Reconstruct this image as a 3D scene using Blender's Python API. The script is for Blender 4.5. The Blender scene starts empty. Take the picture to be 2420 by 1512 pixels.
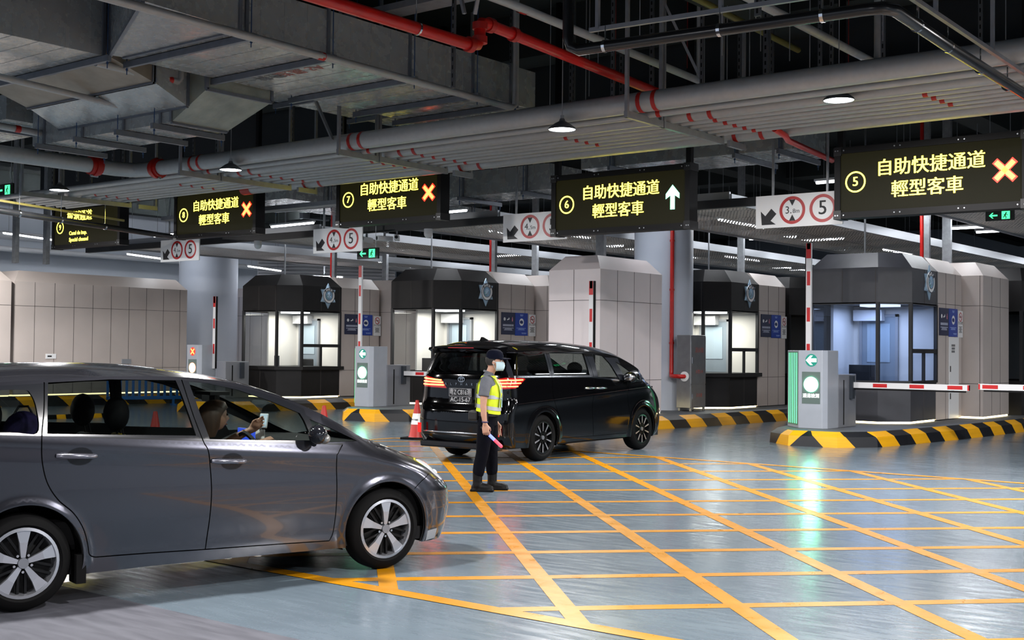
import bpy, math, random
from mathutils import Vector, Matrix, geometry
random.seed(7)
SC = bpy.context.scene
COL = SC.collection
PI = math.pi

# ---------------------------------------------------------------- camera, world, exposure
YAW, PITCH, ROLL, CAMZ = .668, .0238, .0101, 1.73
def set_camera():
    cy, sy = math.cos(YAW), math.sin(YAW)
    R0 = Vector((cy, sy, 0)); F0 = Vector((-sy, cy, 0)); Z = Vector((0, 0, 1))
    fw = F0*math.cos(PITCH) + Z*math.sin(PITCH)
    up = Z*math.cos(PITCH) - F0*math.sin(PITCH)
    c, s = math.cos(ROLL), math.sin(ROLL)
    rc = R0*c + up*s; uc = up*c - R0*s
    cd = bpy.data.cameras.new('camera'); co = bpy.data.objects.new('camera', cd); COL.objects.link(co)
    cd.sensor_fit = 'HORIZONTAL'; cd.sensor_width = 36; cd.lens = 36*2915/2420
    cd.clip_end = 400
    co.matrix_world = Matrix(((rc.x, uc.x, -fw.x, 0), (rc.y, uc.y, -fw.y, 0), (rc.z, uc.z, -fw.z, CAMZ), (0, 0, 0, 1)))
    SC.camera = co
set_camera()
SC.view_settings.view_transform = 'Standard'
SC.view_settings.look = 'None'
SC.view_settings.gamma = 1
SC.view_settings.use_curve_mapping = False
SC.view_settings.exposure = 0.55
SC.cycles.max_bounces = 7
SC.cycles.diffuse_bounces = 3
SC.cycles.glossy_bounces = 3
SC.cycles.transparent_max_bounces = 12
SC.cycles.sample_clamp_indirect = 4
SC.cycles.caustics_reflective = False
SC.cycles.caustics_refractive = False
wd = bpy.data.worlds.new('world'); SC.world = wd; wd.use_nodes = True
wd.node_tree.nodes['Background'].inputs[0].default_value = (.72, .82, 1, 1)
wd.node_tree.nodes['Background'].inputs[1].default_value = .45

# ---------------------------------------------------------------- materials
def lin(h):
    if not isinstance(h, str): return tuple(h[:3])
    h = h.lstrip('#'); r = [int(h[i:i+2], 16)/255 for i in (0, 2, 4)]
    return tuple(x/12.92 if x <= .04045 else ((x+.055)/1.055)**2.4 for x in r)
MATS = {}
def mat(name, col, rough=.5, metal=0., emit=None, es=0., noise=None, bump=None, coat=0., spec=None, rnoise=None, stretch=None):
    if name in MATS: return MATS[name]
    m = bpy.data.materials.new(name); m.use_nodes = True; MATS[name] = m
    nt = m.node_tree; b = nt.nodes['Principled BSDF']
    c = lin(col)
    b.inputs['Base Color'].default_value = (*c, 1)
    b.inputs['Roughness'].default_value = rough
    b.inputs['Metallic'].default_value = metal
    if spec is not None: b.inputs['Specular IOR Level'].default_value = spec
    if coat: b.inputs['Coat Weight'].default_value = coat; b.inputs['Coat Roughness'].default_value = .04
    if emit is not None:
        b.inputs['Emission Color'].default_value = (*lin(emit), 1); b.inputs['Emission Strength'].default_value = es
    if noise or bump or rnoise:
        tc = nt.nodes.new('ShaderNodeTexCoord'); co = tc.outputs['Object']
        if stretch:
            mp = nt.nodes.new('ShaderNodeMapping'); mp.inputs['Scale'].default_value = stretch
            nt.links.new(co, mp.inputs['Vector']); co = mp.outputs['Vector']
    if noise:
        n = nt.nodes.new('ShaderNodeTexNoise'); n.inputs['Scale'].default_value = noise[0]; n.inputs['Detail'].default_value = 5
        nt.links.new(co, n.inputs['Vector'])
        r = nt.nodes.new('ShaderNodeMapRange'); r.inputs['From Min'].default_value = .3; r.inputs['From Max'].default_value = .7
        r.inputs['To Min'].default_value = 1-noise[1]; r.inputs['To Max'].default_value = 1+noise[1]
        nt.links.new(n.outputs['Fac'], r.inputs['Value'])
        v = nt.nodes.new('ShaderNodeVectorMath'); v.operation = 'SCALE'; v.inputs[0].default_value = c
        nt.links.new(r.outputs['Result'], v.inputs['Scale']); nt.links.new(v.outputs['Vector'], b.inputs['Base Color'])
    if rnoise:
        n = nt.nodes.new('ShaderNodeTexNoise'); n.inputs['Scale'].default_value = rnoise[0]; n.inputs['Detail'].default_value = 4
        nt.links.new(co, n.inputs['Vector'])
        r = nt.nodes.new('ShaderNodeMapRange'); r.inputs['From Min'].default_value = .3; r.inputs['From Max'].default_value = .7
        r.inputs['To Min'].default_value = rnoise[1]; r.inputs['To Max'].default_value = rnoise[2]
        nt.links.new(n.outputs['Fac'], r.inputs['Value']); nt.links.new(r.outputs['Result'], b.inputs['Roughness'])
    if bump:
        n = nt.nodes.new('ShaderNodeTexNoise'); n.inputs['Scale'].default_value = bump[0]; n.inputs['Detail'].default_value = 4
        nt.links.new(co, n.inputs['Vector'])
        bp = nt.nodes.new('ShaderNodeBump'); bp.inputs['Strength'].default_value = bump[1]; bp.inputs['Distance'].default_value = .02
        nt.links.new(n.outputs['Fac'], bp.inputs['Height']); nt.links.new(bp.outputs['Normal'], b.inputs['Normal'])
    return m
def glass(name, tint, refl=.08, rough=.0):
    if name in MATS: return MATS[name]
    m = bpy.data.materials.new(name); m.use_nodes = True; MATS[name] = m
    nt = m.node_tree; nt.nodes.clear()
    o = nt.nodes.new('ShaderNodeOutputMaterial'); t = nt.nodes.new('ShaderNodeBsdfTransparent'); g = nt.nodes.new('ShaderNodeBsdfGlossy')
    f = nt.nodes.new('ShaderNodeFresnel')
    gm = nt.nodes.new('ShaderNodeNewGeometry'); ir = nt.nodes.new('ShaderNodeMapRange')
    ir.inputs['To Min'].default_value = 1.5; ir.inputs['To Max'].default_value = 1/1.5
    nt.links.new(gm.outputs['Backfacing'], ir.inputs['Value']); nt.links.new(ir.outputs[0], f.inputs['IOR'])
    mx = nt.nodes.new('ShaderNodeMixShader')
    t.inputs[0].default_value = (*tint, 1); g.inputs['Roughness'].default_value = rough
    nt.links.new(f.outputs[0], mx.inputs[0]); nt.links.new(t.outputs[0], mx.inputs[1]); nt.links.new(g.outputs[0], mx.inputs[2])
    nt.links.new(mx.outputs[0], o.inputs[0])
    return m

# ---------------------------------------------------------------- mesh builder
class MB:
    def __init__(s): s.v = []; s.f = []; s.m = []; s.uv = None
    def add(s, vs, fs, mi=0):
        o = len(s.v); s.v += [tuple(v) for v in vs]
        for f in fs: s.f.append(tuple(i+o for i in f)); s.m.append(mi)
        return s
    def quad(s, *p, mi=0): return s.add(p, [tuple(range(len(p)))], mi)
    def box(s, x0, x1, y0, y1, z0, z1, mi=0):
        x0, x1 = min(x0, x1), max(x0, x1); y0, y1 = min(y0, y1), max(y0, y1); z0, z1 = min(z0, z1), max(z0, z1)
        return s.add([(x0,y0,z0),(x1,y0,z0),(x1,y1,z0),(x0,y1,z0),(x0,y0,z1),(x1,y0,z1),(x1,y1,z1),(x0,y1,z1)],
                     [(0,3,2,1),(4,5,6,7),(0,1,5,4),(1,2,6,5),(2,3,7,6),(3,0,4,7)], mi)
    def hexa(s, p, mi=0):
        return s.add(p, [(0,3,2,1),(4,5,6,7),(0,1,5,4),(1,2,6,5),(2,3,7,6),(3,0,4,7)], mi)
    def bar(s, a, b, w, h, mi=0, up=(0,0,1)):
        a = Vector(a); b = Vector(b); d = (b-a).normalized(); u = Vector(up)
        if abs(d.dot(u)) > .97: u = Vector((1,0,0))
        r = d.cross(u).normalized(); u = r.cross(d)
        r *= w/2; u *= h/2
        return s.hexa([a-r-u, a+r-u, a+r+u, a-r+u, b-r-u, b+r-u, b+r+u, b-r+u], mi)
    def prism(s, poly, z0, z1, mi=0, axis='z'):
        n = len(poly)
        def P(p, z): return (p[0], p[1], z) if axis == 'z' else ((z, p[0], p[1]) if axis == 'x' else (p[0], z, p[1]))
        vs = [P(p, z0) for p in poly] + [P(p, z1) for p in poly]
        fs = [tuple(range(n-1, -1, -1)), tuple(range(n, 2*n))] + [(i, (i+1) % n, n+(i+1) % n, n+i) for i in range(n)]
        return s.add(vs, fs, mi)
    def cyl(s, a, b, r, n=16, mi=0, r2=None, cap=True):
        a = Vector(a); b = Vector(b); d = (b-a).normalized()
        u = Vector((0,0,1)) if abs(d.z) < .9 else Vector((1,0,0))
        x = d.cross(u).normalized(); y = d.cross(x)
        r2 = r if r2 is None else r2
        vs = []
        for c, rr in ((a, r), (b, r2)):
            for i in range(n):
                t = 2*PI*i/n; vs.append(c + x*math.cos(t)*rr + y*math.sin(t)*rr)
        fs = [(i, n+i, n+(i+1) % n, (i+1) % n) for i in range(n)]
        if cap: fs += [tuple(range(n)), tuple(range(2*n-1, n-1, -1))]
        return s.add(vs, fs, mi)
    def tube(s, path, r, n=12, mi=0, cap=True):
        P = [Vector(p) for p in path]; k = len(P); rings = []; prev = None
        for i in range(k):
            d = (P[min(i+1, k-1)]-P[max(i-1, 0)]).normalized()
            if prev is None:
                u = Vector((0,0,1)) if abs(d.z) < .9 else Vector((1,0,0))
                x = d.cross(u).normalized()
            else: x = (prev - d*prev.dot(d)).normalized()
            prev = x; y = d.cross(x)
            rr = r[i] if isinstance(r, (list, tuple)) else r
            sc = 1.
            rings.append([P[i] + (x*math.cos(2*PI*j/n)+y*math.sin(2*PI*j/n))*rr*sc for j in range(n)])
        vs = [v for q in rings for v in q]
        fs = [(i*n+j, i*n+(j+1) % n, (i+1)*n+(j+1) % n, (i+1)*n+j) for i in range(k-1) for j in range(n)]
        if cap: fs += [tuple(range(n-1, -1, -1)), tuple(range((k-1)*n, k*n))]
        return s.add(vs, fs, mi)
    def lathe(s, prof, c=(0,0,0), n=24, mi=0, axis='z'):
        vs = []
        for r, z in prof:
            for i in range(n):
                t = 2*PI*i/n; p = (r*math.cos(t), r*math.sin(t), z)
                if axis == 'y': p = (p[0], p[2], p[1])
                if axis == 'x': p = (p[2], p[0], p[1])
                vs.append((p[0]+c[0], p[1]+c[1], p[2]+c[2]))
        k = len(prof)
        fs = [(i*n+j, i*n+(j+1) % n, (i+1)*n+(j+1) % n, (i+1)*n+j) for i in range(k-1) for j in range(n)]
        return s.add(vs, fs, mi)
    def ball(s, c, r, n=16, mi=0, sq=(1,1,1)):
        k = n//2
        prof = [(math.sin(PI*i/k), -math.cos(PI*i/k)) for i in range(k+1)]
        vs = [(c[0]+r*sq[0]*q*math.cos(2*PI*j/n), c[1]+r*sq[1]*q*math.sin(2*PI*j/n), c[2]+r*sq[2]*z) for q, z in prof for j in range(n)]
        fs = [(i*n+j, i*n+(j+1) % n, (i+1)*n+(j+1) % n, (i+1)*n+j) for i in range(k) for j in range(n)]
        return s.add(vs, fs, mi)
    def ring(s, c, r0, r1, d, n=32, mi=0, X=(1,0,0), Yv=(0,0,1), N=(0,-1,0)):
        c = Vector(c); X = Vector(X); Yv = Vector(Yv); N = Vector(N)
        vs = []
        for rr, k in ((r0, 0), (r1, 0), (r1, d), (r0, d)):
            for i in range(n):
                t = 2*PI*i/n; vs.append(c + X*math.cos(t)*rr + Yv*math.sin(t)*rr + N*k)
        fs = []
        for a in range(4):
            b = (a+1) % 4
            fs += [(a*n+i, a*n+(i+1) % n, b*n+(i+1) % n, b*n+i) for i in range(n)]
        return s.add(vs, fs, mi)
    def disc(s, c, r, d, n=32, mi=0, X=(1,0,0), Yv=(0,0,1), N=(0,-1,0)):
        return s.shape([(r*math.cos(2*PI*i/n), r*math.sin(2*PI*i/n)) for i in range(n)], c, d, mi, X, Yv, N)
    def shape(s, poly, c, d, mi=0, X=(1,0,0), Yv=(0,0,1), N=(0,-1,0)):
        c = Vector(c); X = Vector(X); Yv = Vector(Yv); N = Vector(N); n = len(poly)
        vs = [c+X*p[0]+Yv*p[1] for p in poly] + [c+X*p[0]+Yv*p[1]+N*d for p in poly]
        fs = [tuple(range(n-1, -1, -1)), tuple(range(n, 2*n))] + [(i, (i+1) % n, n+(i+1) % n, n+i) for i in range(n)]
        return s.add(vs, fs, mi)
    def text(s, txt, c, size, d=.004, mi=0, X=(1,0,0), Yv=(0,0,1), N=(0,-1,0), bold=0., align='CENTER', width=None, lsp=1.):
        c = Vector(c); X = Vector(X); Yv = Vector(Yv); N = Vector(N)
        vs, fs = text_geo(txt, 0., align, lsp)
        if not vs: return s
        w = max(v[0] for v in vs)-min(v[0] for v in vs)
        sx = size if width is None else size*width
        for k in ((0,) if not bold else (-1, 0, 1)):      # bold strokes: the same glyphs laid side by side
            s.add([c+X*(v[0]*sx+k*bold*size*.8)+Yv*v[1]*size+N*(.0005+(d-abs(k)*d*.2)*v[2]) for v in vs], fs, mi)
        return s
    def build(s, name, mats, parent=None, smooth=None, bevel=0., loc=None):
        me = bpy.data.meshes.new(name); me.from_pydata(s.v, [], s.f)
        if not isinstance(mats, (list, tuple)): mats = [mats]
        for m in mats: me.materials.append(m)
        me.polygons.foreach_set('material_index', s.m)
        if s.uv:
            l = me.uv_layers.new(name='UVMap')
            l.data.foreach_set('uv', [q for f in s.f for i in f for q in s.uv[i]])
        if smooth:
            me.polygons.foreach_set('use_smooth', [True]*len(me.polygons))
            me.set_sharp_from_angle(angle=math.radians(smooth))
        me.update()
        o = bpy.data.objects.new(name, me); COL.objects.link(o)
        if parent: o.parent = parent
        if loc: o.location = loc
        if bevel:
            b = o.modifiers.new('bevel', 'BEVEL'); b.width = bevel; b.segments = 2; b.limit_method = 'ANGLE'; b.angle_limit = .6
        return o
def pieces(name, mats, parent, fns, **k):
    """one mesh per piece: fns draw into a fresh builder each"""
    for f in fns:
        b = MB(); f(b); b.build(name, mats, parent, **k)
_TX = {}
def text_geo(txt, bold, align, lsp):
    k = (txt, bold, align, lsp)
    if k in _TX: return _TX[k]
    cu = bpy.data.curves.new('t', 'FONT'); cu.body = txt; cu.size = 1; cu.align_x = align; cu.align_y = 'CENTER'
    cu.offset = bold; cu.extrude = .5; cu.resolution_u = 3; cu.space_line = lsp; cu.fill_mode = 'BOTH'
    o = bpy.data.objects.new('t', cu); COL.objects.link(o)
    dg = bpy.context.evaluated_depsgraph_get()
    me = bpy.data.meshes.new_from_object(o.evaluated_get(dg))
    vs = [tuple(v.co) for v in me.vertices]; fs = [tuple(p.vertices) for p in me.polygons]
    vs = [(a, b, c+.5) for a, b, c in vs]
    bpy.data.objects.remove(o); bpy.data.curves.remove(cu); bpy.data.meshes.remove(me)
    _TX[k] = (vs, fs); return vs, fs

def tag(o, label=None, cat=None, group=None, kind=None):
    if label: o['label'] = label
    if cat: o['category'] = cat
    if group: o['group'] = group
    if kind: o['kind'] = kind
    return o
def thing(name, label, cat, loc=(0,0,0), rz=0., group=None):
    o = bpy.data.objects.new(name, None); COL.objects.link(o); o.empty_display_size = .1
    o.location = loc; o.rotation_euler = (0, 0, rz)
    return tag(o, label, cat, group)
def struct(name, mb, mats, label=None, **k):
    o = mb.build(name, mats, **k); o['kind'] = 'structure'
    if label: o['label'] = label
    return o
def copy_tree(o, parent=None, label=None):
    c = o.copy(); COL.objects.link(c); c.parent = parent
    if label: c['label'] = label
    for ch in list(o.children): copy_tree(ch, c)
    return c
def area_light(name, loc, sx, sy, power, col, parent=None, rot=(0,0,0), disk=False, spread=PI):
    l = bpy.data.lights.new(name, 'AREA'); l.shape = 'DISK' if disk else 'RECTANGLE'; l.size = sx; l.size_y = sy
    l.energy = power; l.color = col; l.spread = spread
    o = bpy.data.objects.new(name, l); COL.objects.link(o); o.location = loc; o.rotation_euler = rot
    if parent: o.parent = parent
    return o

M_BLACK = mat('black_paint', '#08080a', .55, spec=.2)
M_DARK = mat('dark_stone', '#191819', .5, spec=.25, noise=(3, .15), bump=(60, .05))
M_FRAME = mat('window_frame', '#26272a', .4, .3)
M_WHITE = mat('white_paint', '#d8d9dc', .5)
M_GALV = mat('galvanised', '#8f9397', .42, .35, noise=(9, .18), rnoise=(14, .3, .55))
M_PIPE = mat('pipe_galvanised', '#a2a5a6', .45, .2, noise=(12, .05), rnoise=(7, .3, .55))
M_STEEL = mat('steel', '#9b9ea2', .32, .85, noise=(6, .08))
M_RED = mat('red_paint', '#b8140f', .35, noise=(4, .12))
M_REDBAND = mat('red_band', '#a3140a', .45)
M_YEL = mat('yellow_paint', '#e0a010', .32, noise=(5, .12))
M_CHROME = mat('chrome', '#d5d8dc', .12, 1.)
M_RUBBER = mat('rubber', '#070708', .8, spec=.15)
M_PLASTIC = mat('black_plastic', '#101113', .35)
M_CLAD = mat('clad_panel', '#bdb3ae', .42, noise=(1.3, .05), bump=(45, .04))
M_CLADL = mat('clad_panel_light', '#dcd3d4', .42, noise=(1.1, .05), bump=(45, .04))
M_JOINT = mat('panel_joint', '#4c4745', .8)
M_CONC = mat('concrete', '#86888a', .75, noise=(.8, .12), bump=(20, .08))
M_TUBE = mat('tube_lamp', '#ffffff', .4, emit='#f2f6ff', es=9.)
M_LAMP = mat('bay_lamp', '#ffffff', .4, emit='#f4f8ff', es=14.)
M_STRIP = mat('plinth_strip', '#ffffff', .4, emit='#ffe9b0', es=6.)
M_LEDY = mat('led_yellow', '#ffe640', .5, emit=(1., .86, .07), es=4.0)
M_LEDR = mat('led_red', '#ff2010', .5, emit=(1., .012, .005), es=5.)
M_LEDRC = mat('led_red_core', '#ff9040', .5, emit=(1., .40, .10), es=1.6)
M_LEDG = mat('led_green', '#30ff80', .5, emit=(.35, 1., .62), es=5.)
M_LEDGB = mat('led_green_bright', '#a0ffd8', .5, emit=(.24, 1., .58), es=34.)
M_LEDGS = mat('led_green_soft', '#30ff80', .5, emit=(.16, .85, .40), es=1.3)
M_LEDW = mat('led_white', '#ffffff', .5, emit=(.8, 1., .92), es=1.3)
M_GLASS = glass('clear_glass', (.93, .96, .95))
M_GLASSB = glass('blue_glass', (.62, .72, .92))
M_GLASSD = glass('dark_glass', (.35, .37, .38))
M_NAVY = mat('navy_board', '#1f2747', .4)
M_BLUE = mat('blue_board', '#1a3f9e', .4)
M_SIGNW = mat('sign_white', '#e6e8ea', .35)
M_SIGNR = mat('sign_red', '#b00f14', .35)
M_INK = mat('sign_ink', '#0e1016', .5)
M_INTW = mat('interior_white', '#dcdad6', .6)
M_GREY = mat('grey_paint', '#8a8e94', .45)
M_ORANGE = mat('cone_orange', '#a41c12', .45)
# ---------------------------------------------------------------- lights of the hall and added fill lamps
LAMPS = [(-6.88, 15.85), (-10.91, 15.0), (-18.7, 15.02), (-24.29, 14.87)]
FILL_LAMPS = [(-2.0, 15.7), (-2, 5.2), (-8, 5.2), (-14, 5.2), (-20, 5.2), (-26, 5.2), (2, -3), (-6, -3), (-14, -3), (4, 9), (3.5, 15.7), (4, 21), (-30.5, 15.4)]  # unseen bay lamps added outside the view as fill for floor and walls
def bay_lamp(x, y, z, label, power=330):
    t = thing('bay_lamp', label, 'lamp', (x, y, z), 0, 'high bay lamps')
    b = MB(); b.lathe([(.0, .17), (.035, .17), (.05, .13), (.11, .1), (.2, .03), (.215, 0), (.205, 0), (.19, .02), (0, .03)], n=28)
    b.build('shade', mat('lamp_shade', '#6b6e72', .4, .4), t, smooth=35)
    b = MB(); b.lathe([(0, .0), (.10, -.002), (.2, .006)], n=28); b.build('diffuser', M_LAMP, t)
    b = MB(); b.cyl((0,0,.17), (0,0,.22), .03, 10); b.cyl((0,0,.2), (0,0,8.4-z), .006, 6); b.build('hanging_rod', M_GREY, t)
    area_light('lamp_light', (0, 0, -.02), .4, .4, power, (1, .97, .95), t, disk=True)
    return t
bay_lamp(*LAMPS[0], 5.156, 'round bay lamp glowing white below the pipe rack, nearest the five sign')
bay_lamp(*LAMPS[1], 5.046, 'round bay lamp glowing white below the pipe rack, left of the six sign')
bay_lamp(*LAMPS[2], 5.08, 'round bay lamp glowing white below the pipe rack, above the eight sign')
bay_lamp(*LAMPS[3], 5.08, 'round bay lamp at the left end of the pipe rack beside an exit sign')
for p in FILL_LAMPS: bay_lamp(*p, 5.08, 'added unseen round bay lamp giving fill light on the camera side', 700 if p[0] > -3 and p[1] > 8 else 420)

# ---------------------------------------------------------------- floor, walls, ceiling
def floor_material():
    m = bpy.data.materials.new('epoxy_floor'); m.use_nodes = True; nt = m.node_tree; b = nt.nodes['Principled BSDF']
    g = nt.nodes.new('ShaderNodeNewGeometry')
    sep = nt.nodes.new('ShaderNodeSeparateXYZ'); nt.links.new(g.outputs['Position'], sep.inputs[0])
    lt = nt.nodes.new('ShaderNodeMath'); lt.operation = 'LESS_THAN'; lt.inputs[1].default_value = 5.0
    nz = nt.nodes.new('ShaderNodeTexNoise'); nz.inputs['Scale'].default_value = .9; nz.inputs['Detail'].default_value = 6
    nt.links.new(g.outputs['Position'], nz.inputs['Vector'])
    nz2 = nt.nodes.new('ShaderNodeTexNoise'); nz2.inputs['Scale'].default_value = 7; nz2.inputs['Detail'].default_value = 6
    mp = nt.nodes.new('ShaderNodeMapping'); mp.inputs['Rotation'].default_value = (0, 0, -.9); mp.inputs['Scale'].default_value = (.35, 2.2, 1)
    nt.links.new(g.outputs['Position'], mp.inputs['Vector']); nt.links.new(mp.outputs['Vector'], nz2.inputs['Vector'])
    nt.links.new(sep.outputs['Y'], lt.inputs[0])
    r1 = nt.nodes.new('ShaderNodeValToRGB')
    r1.color_ramp.elements[0].position = .3; r1.color_ramp.elements[0].color = (*lin('#535e67'), 1)
    r1.color_ramp.elements[1].position = .7; r1.color_ramp.elements[1].color = (*lin('#5d6972'), 1)
    nt.links.new(nz.outputs['Fac'], r1.inputs[0])
    r2 = nt.nodes.new('ShaderNodeValToRGB')
    r2.color_ramp.elements[0].position = .25; r2.color_ramp.elements[0].color = (*lin('#3d3e45'), 1)
    r2.color_ramp.elements[1].position = .75; r2.color_ramp.elements[1].color = (*lin('#4f5058'), 1)
    nt.links.new(nz2.outputs['Fac'], r2.inputs[0])
    mx = nt.nodes.new('ShaderNodeMix'); mx.data_type = 'RGBA'
    nt.links.new(lt.outputs[0], mx.inputs['Factor']); nt.links.new(r1.outputs[0], mx.inputs['A']); nt.links.new(r2.outputs[0], mx.inputs['B'])
    nt.links.new(mx.outputs['Result'], b.inputs['Base Color'])
    rr = nt.nodes.new('ShaderNodeMapRange'); rr.inputs['To Min'].default_value = .15; rr.inputs['To Max'].default_value = .27
    rr.inputs['From Min'].default_value = .35; rr.inputs['From Max'].default_value = .65
    nt.links.new(nz2.outputs['Fac'], rr.inputs['Value'])
    ad = nt.nodes.new('ShaderNodeMath'); ad.operation = 'MULTIPLY_ADD'; ad.inputs[1].default_value = .38
    nt.links.new(lt.outputs[0], ad.inputs[0]); nt.links.new(rr.outputs[0], ad.inputs[2])
    nt.links.new(ad.outputs[0], b.inputs['Roughness'])
    bp = nt.nodes.new('ShaderNodeBump'); bp.inputs['Strength'].default_value = .05; bp.inputs['Distance'].default_value = .02
    nt.links.new(nz2.outputs['Fac'], bp.inputs['Height']); nt.links.new(bp.outputs['Normal'], b.inputs['Normal'])
    b.inputs['Specular IOR Level'].default_value = .38
    return m
struct('floor', MB().box(-95, 14, -16, 80, -.3, 0), floor_material(), 'blue grey glossy painted hall floor with a concrete apron in front')
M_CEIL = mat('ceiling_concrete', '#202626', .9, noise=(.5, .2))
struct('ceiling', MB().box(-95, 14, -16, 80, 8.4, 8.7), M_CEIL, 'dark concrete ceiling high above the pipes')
b = MB()
for y in (-6, 3, 19.6, 29, 38, 47, 56): b.box(-95, 14, y-.4, y+.4, 7.5, 8.4)
for x in (-1.5, -9.6, -18.5, -27, -36, -45, -54): b.box(x-.35, x+.35, -16, 80, 7.3, 8.4)
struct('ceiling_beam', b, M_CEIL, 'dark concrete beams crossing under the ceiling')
struct('wall_left', MB().box(-75, -74.6, -16, 80, 0, 8.4), mat('wall_white', '#c9cdd4', .7, noise=(.3, .06)), 'pale wall far off on the left')
struct('wall_back', MB().box(-95, 14, 66, 66.4, 0, 8.4), mat('wall_grey', '#8d97a3', .7, noise=(.3, .08)), 'grey wall at the far end of the lanes')
struct('wall_right', MB().box(10, 10.4, -16, 80, 0, 8.4), MATS['wall_grey'], 'grey wall on the right of the hall')
# dark return wall above the booths
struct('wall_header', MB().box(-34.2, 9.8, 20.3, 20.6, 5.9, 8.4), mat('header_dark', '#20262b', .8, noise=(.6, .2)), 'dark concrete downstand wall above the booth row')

# painted box junction on the floor
def floor_marking():
    b = MB(); y0, y1 = 6.4, 17.3; x0, x1 = -16.5, 3.5; z = .003
    hw = .075
    def strip(p, q, w, zz):
        p = Vector(p); q = Vector(q); d = (q-p).normalized(); n = Vector((-d.y, d.x))*w
        b.quad((p.x-n.x, p.y-n.y, zz), (p.x+n.x, p.y+n.y, zz), (q.x+n.x, q.y+n.y, zz), (q.x-n.x, q.y-n.y, zz))
    strip((x0, y0), (x1, y0), hw, .0040); strip((x0, y1), (x1, y1), hw, .0040)
    strip((x0, y0), (x0, y1), hw, .0032); strip((x1, y0), (x1, y1), hw, .0032)
    th = -.129+0.0
    # two families at 45 degrees to the lanes; offsets measured along the normals
    cy, sy = math.cos(YAW), math.sin(YAW)
    def fam(d, n, o, s, ks, w, zz):
        for k in ks:
            c = n*(o+s*k)
            # clip c + t d to the box
            t0, t1 = -60, 60
            for a, lo, hi in ((0, x0, x1), (1, y0, y1)):
                ta, tb = (lo-c[a])/d[a], (hi-c[a])/d[a]
                if ta > tb: ta, tb = tb, ta
                t0, t1 = max(t0, ta), min(t1, tb)
            if t1 - t0 > .2: strip(c+d*t0, c+d*t1, w, zz)
    def lane(v): return Vector((v[0]*cy+v[1]*(-sy), v[0]*sy+v[1]*cy))
    dA = Vector((math.sin(th), math.cos(th))); nA = Vector((dA.y, -dA.x))
    dAl, nAl = lane(dA), lane(nA)
    fam(dAl, nAl, 1.4529, 1.1669, range(-8, 16), .068, .0024)
    fam(nAl, dAl, 8.1801, 1.1419, range(-9, 18), .068, .0016)
    m = mat('road_yellow', '#a46e04', .36, noise=(6, .07), rnoise=(5, .26, .42), spec=.3)
    struct('floor_marking', b, m, 'yellow painted box junction grid on the floor')
floor_marking()

# suspended mesh ceiling over each lane with its edge rails
def mesh_material():
    m = bpy.data.materials.new('expanded_mesh'); m.use_nodes = True; nt = m.node_tree; b = nt.nodes['Principled BSDF']
    b.inputs['Base Color'].default_value = (*lin('#dcd6ce'), 1); b.inputs['Metallic'].default_value = .1; b.inputs['Roughness'].default_value = .4
    g = nt.nodes.new('ShaderNodeNewGeometry')
    w = nt.nodes.new('ShaderNodeTexWave'); w.wave_type = 'BANDS'; w.bands_direction = 'DIAGONAL'; w.inputs['Scale'].default_value = 6.5; w.inputs['Distortion'].default_value = 0
    mp = nt.nodes.new('ShaderNodeMapping'); mp.inputs['Scale'].default_value = (1, 1, 0); mp.inputs['Rotation'].default_value = (0, 0, .25)
    nt.links.new(g.outputs['Position'], mp.inputs['Vector']); nt.links.new(mp.outputs['Vector'], w.inputs['Vector'])
    w2 = nt.nodes.new('ShaderNodeTexWave'); w2.wave_type = 'BANDS'; w2.bands_direction = 'DIAGONAL'; w2.inputs['Scale'].default_value = 6.5; w2.inputs['Distortion'].default_value = 0
    mp2 = nt.nodes.new('ShaderNodeMapping'); mp2.inputs['Scale'].default_value = (1, -1, 0); mp2.inputs['Rotation'].default_value = (0, 0, .25)
    nt.links.new(g.outputs['Position'], mp2.inputs['Vector']); nt.links.new(mp2.outputs['Vector'], w2.inputs['Vector'])
    mxm = nt.nodes.new('ShaderNodeMath'); mxm.operation = 'MULTIPLY'
    nt.links.new(w.outputs['Fac'], mxm.inputs[0]); nt.links.new(w2.outputs['Fac'], mxm.inputs[1])
    gt = nt.nodes.new('ShaderNodeMath'); gt.operation = 'GREATER_THAN'; gt.inputs[1].default_value = .6
    nt.links.new(mxm.outputs[0], gt.inputs[0])
    al = nt.nodes.new('ShaderNodeMath'); al.operation = 'SUBTRACT'; al.inputs[0].default_value = 1.
    nt.links.new(gt.outputs[0], al.inputs[1]); nt.links.new(al.outputs[0], b.inputs['Alpha'])
    wv = nt.nodes.new('ShaderNodeTexWave'); wv.wave_type = 'BANDS'; wv.bands_direction = 'Y'; wv.inputs['Scale'].default_value = .16; wv.inputs['Distortion'].default_value = .6
    nt.links.new(g.outputs['Position'], wv.inputs['Vector'])
    bp = nt.nodes.new('ShaderNodeBump'); bp.inputs['Strength'].default_value = .9; bp.inputs['Distance'].default_value = .25
    nt.links.new(wv.outputs['Fac'], bp.inputs['Height']); nt.links.new(bp.outputs['Normal'], b.inputs['Normal'])
    return m
M_MESH = mesh_material()
M_RAIL = mat('edge_rail', '#a5a9ae', .35, .5)
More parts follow.
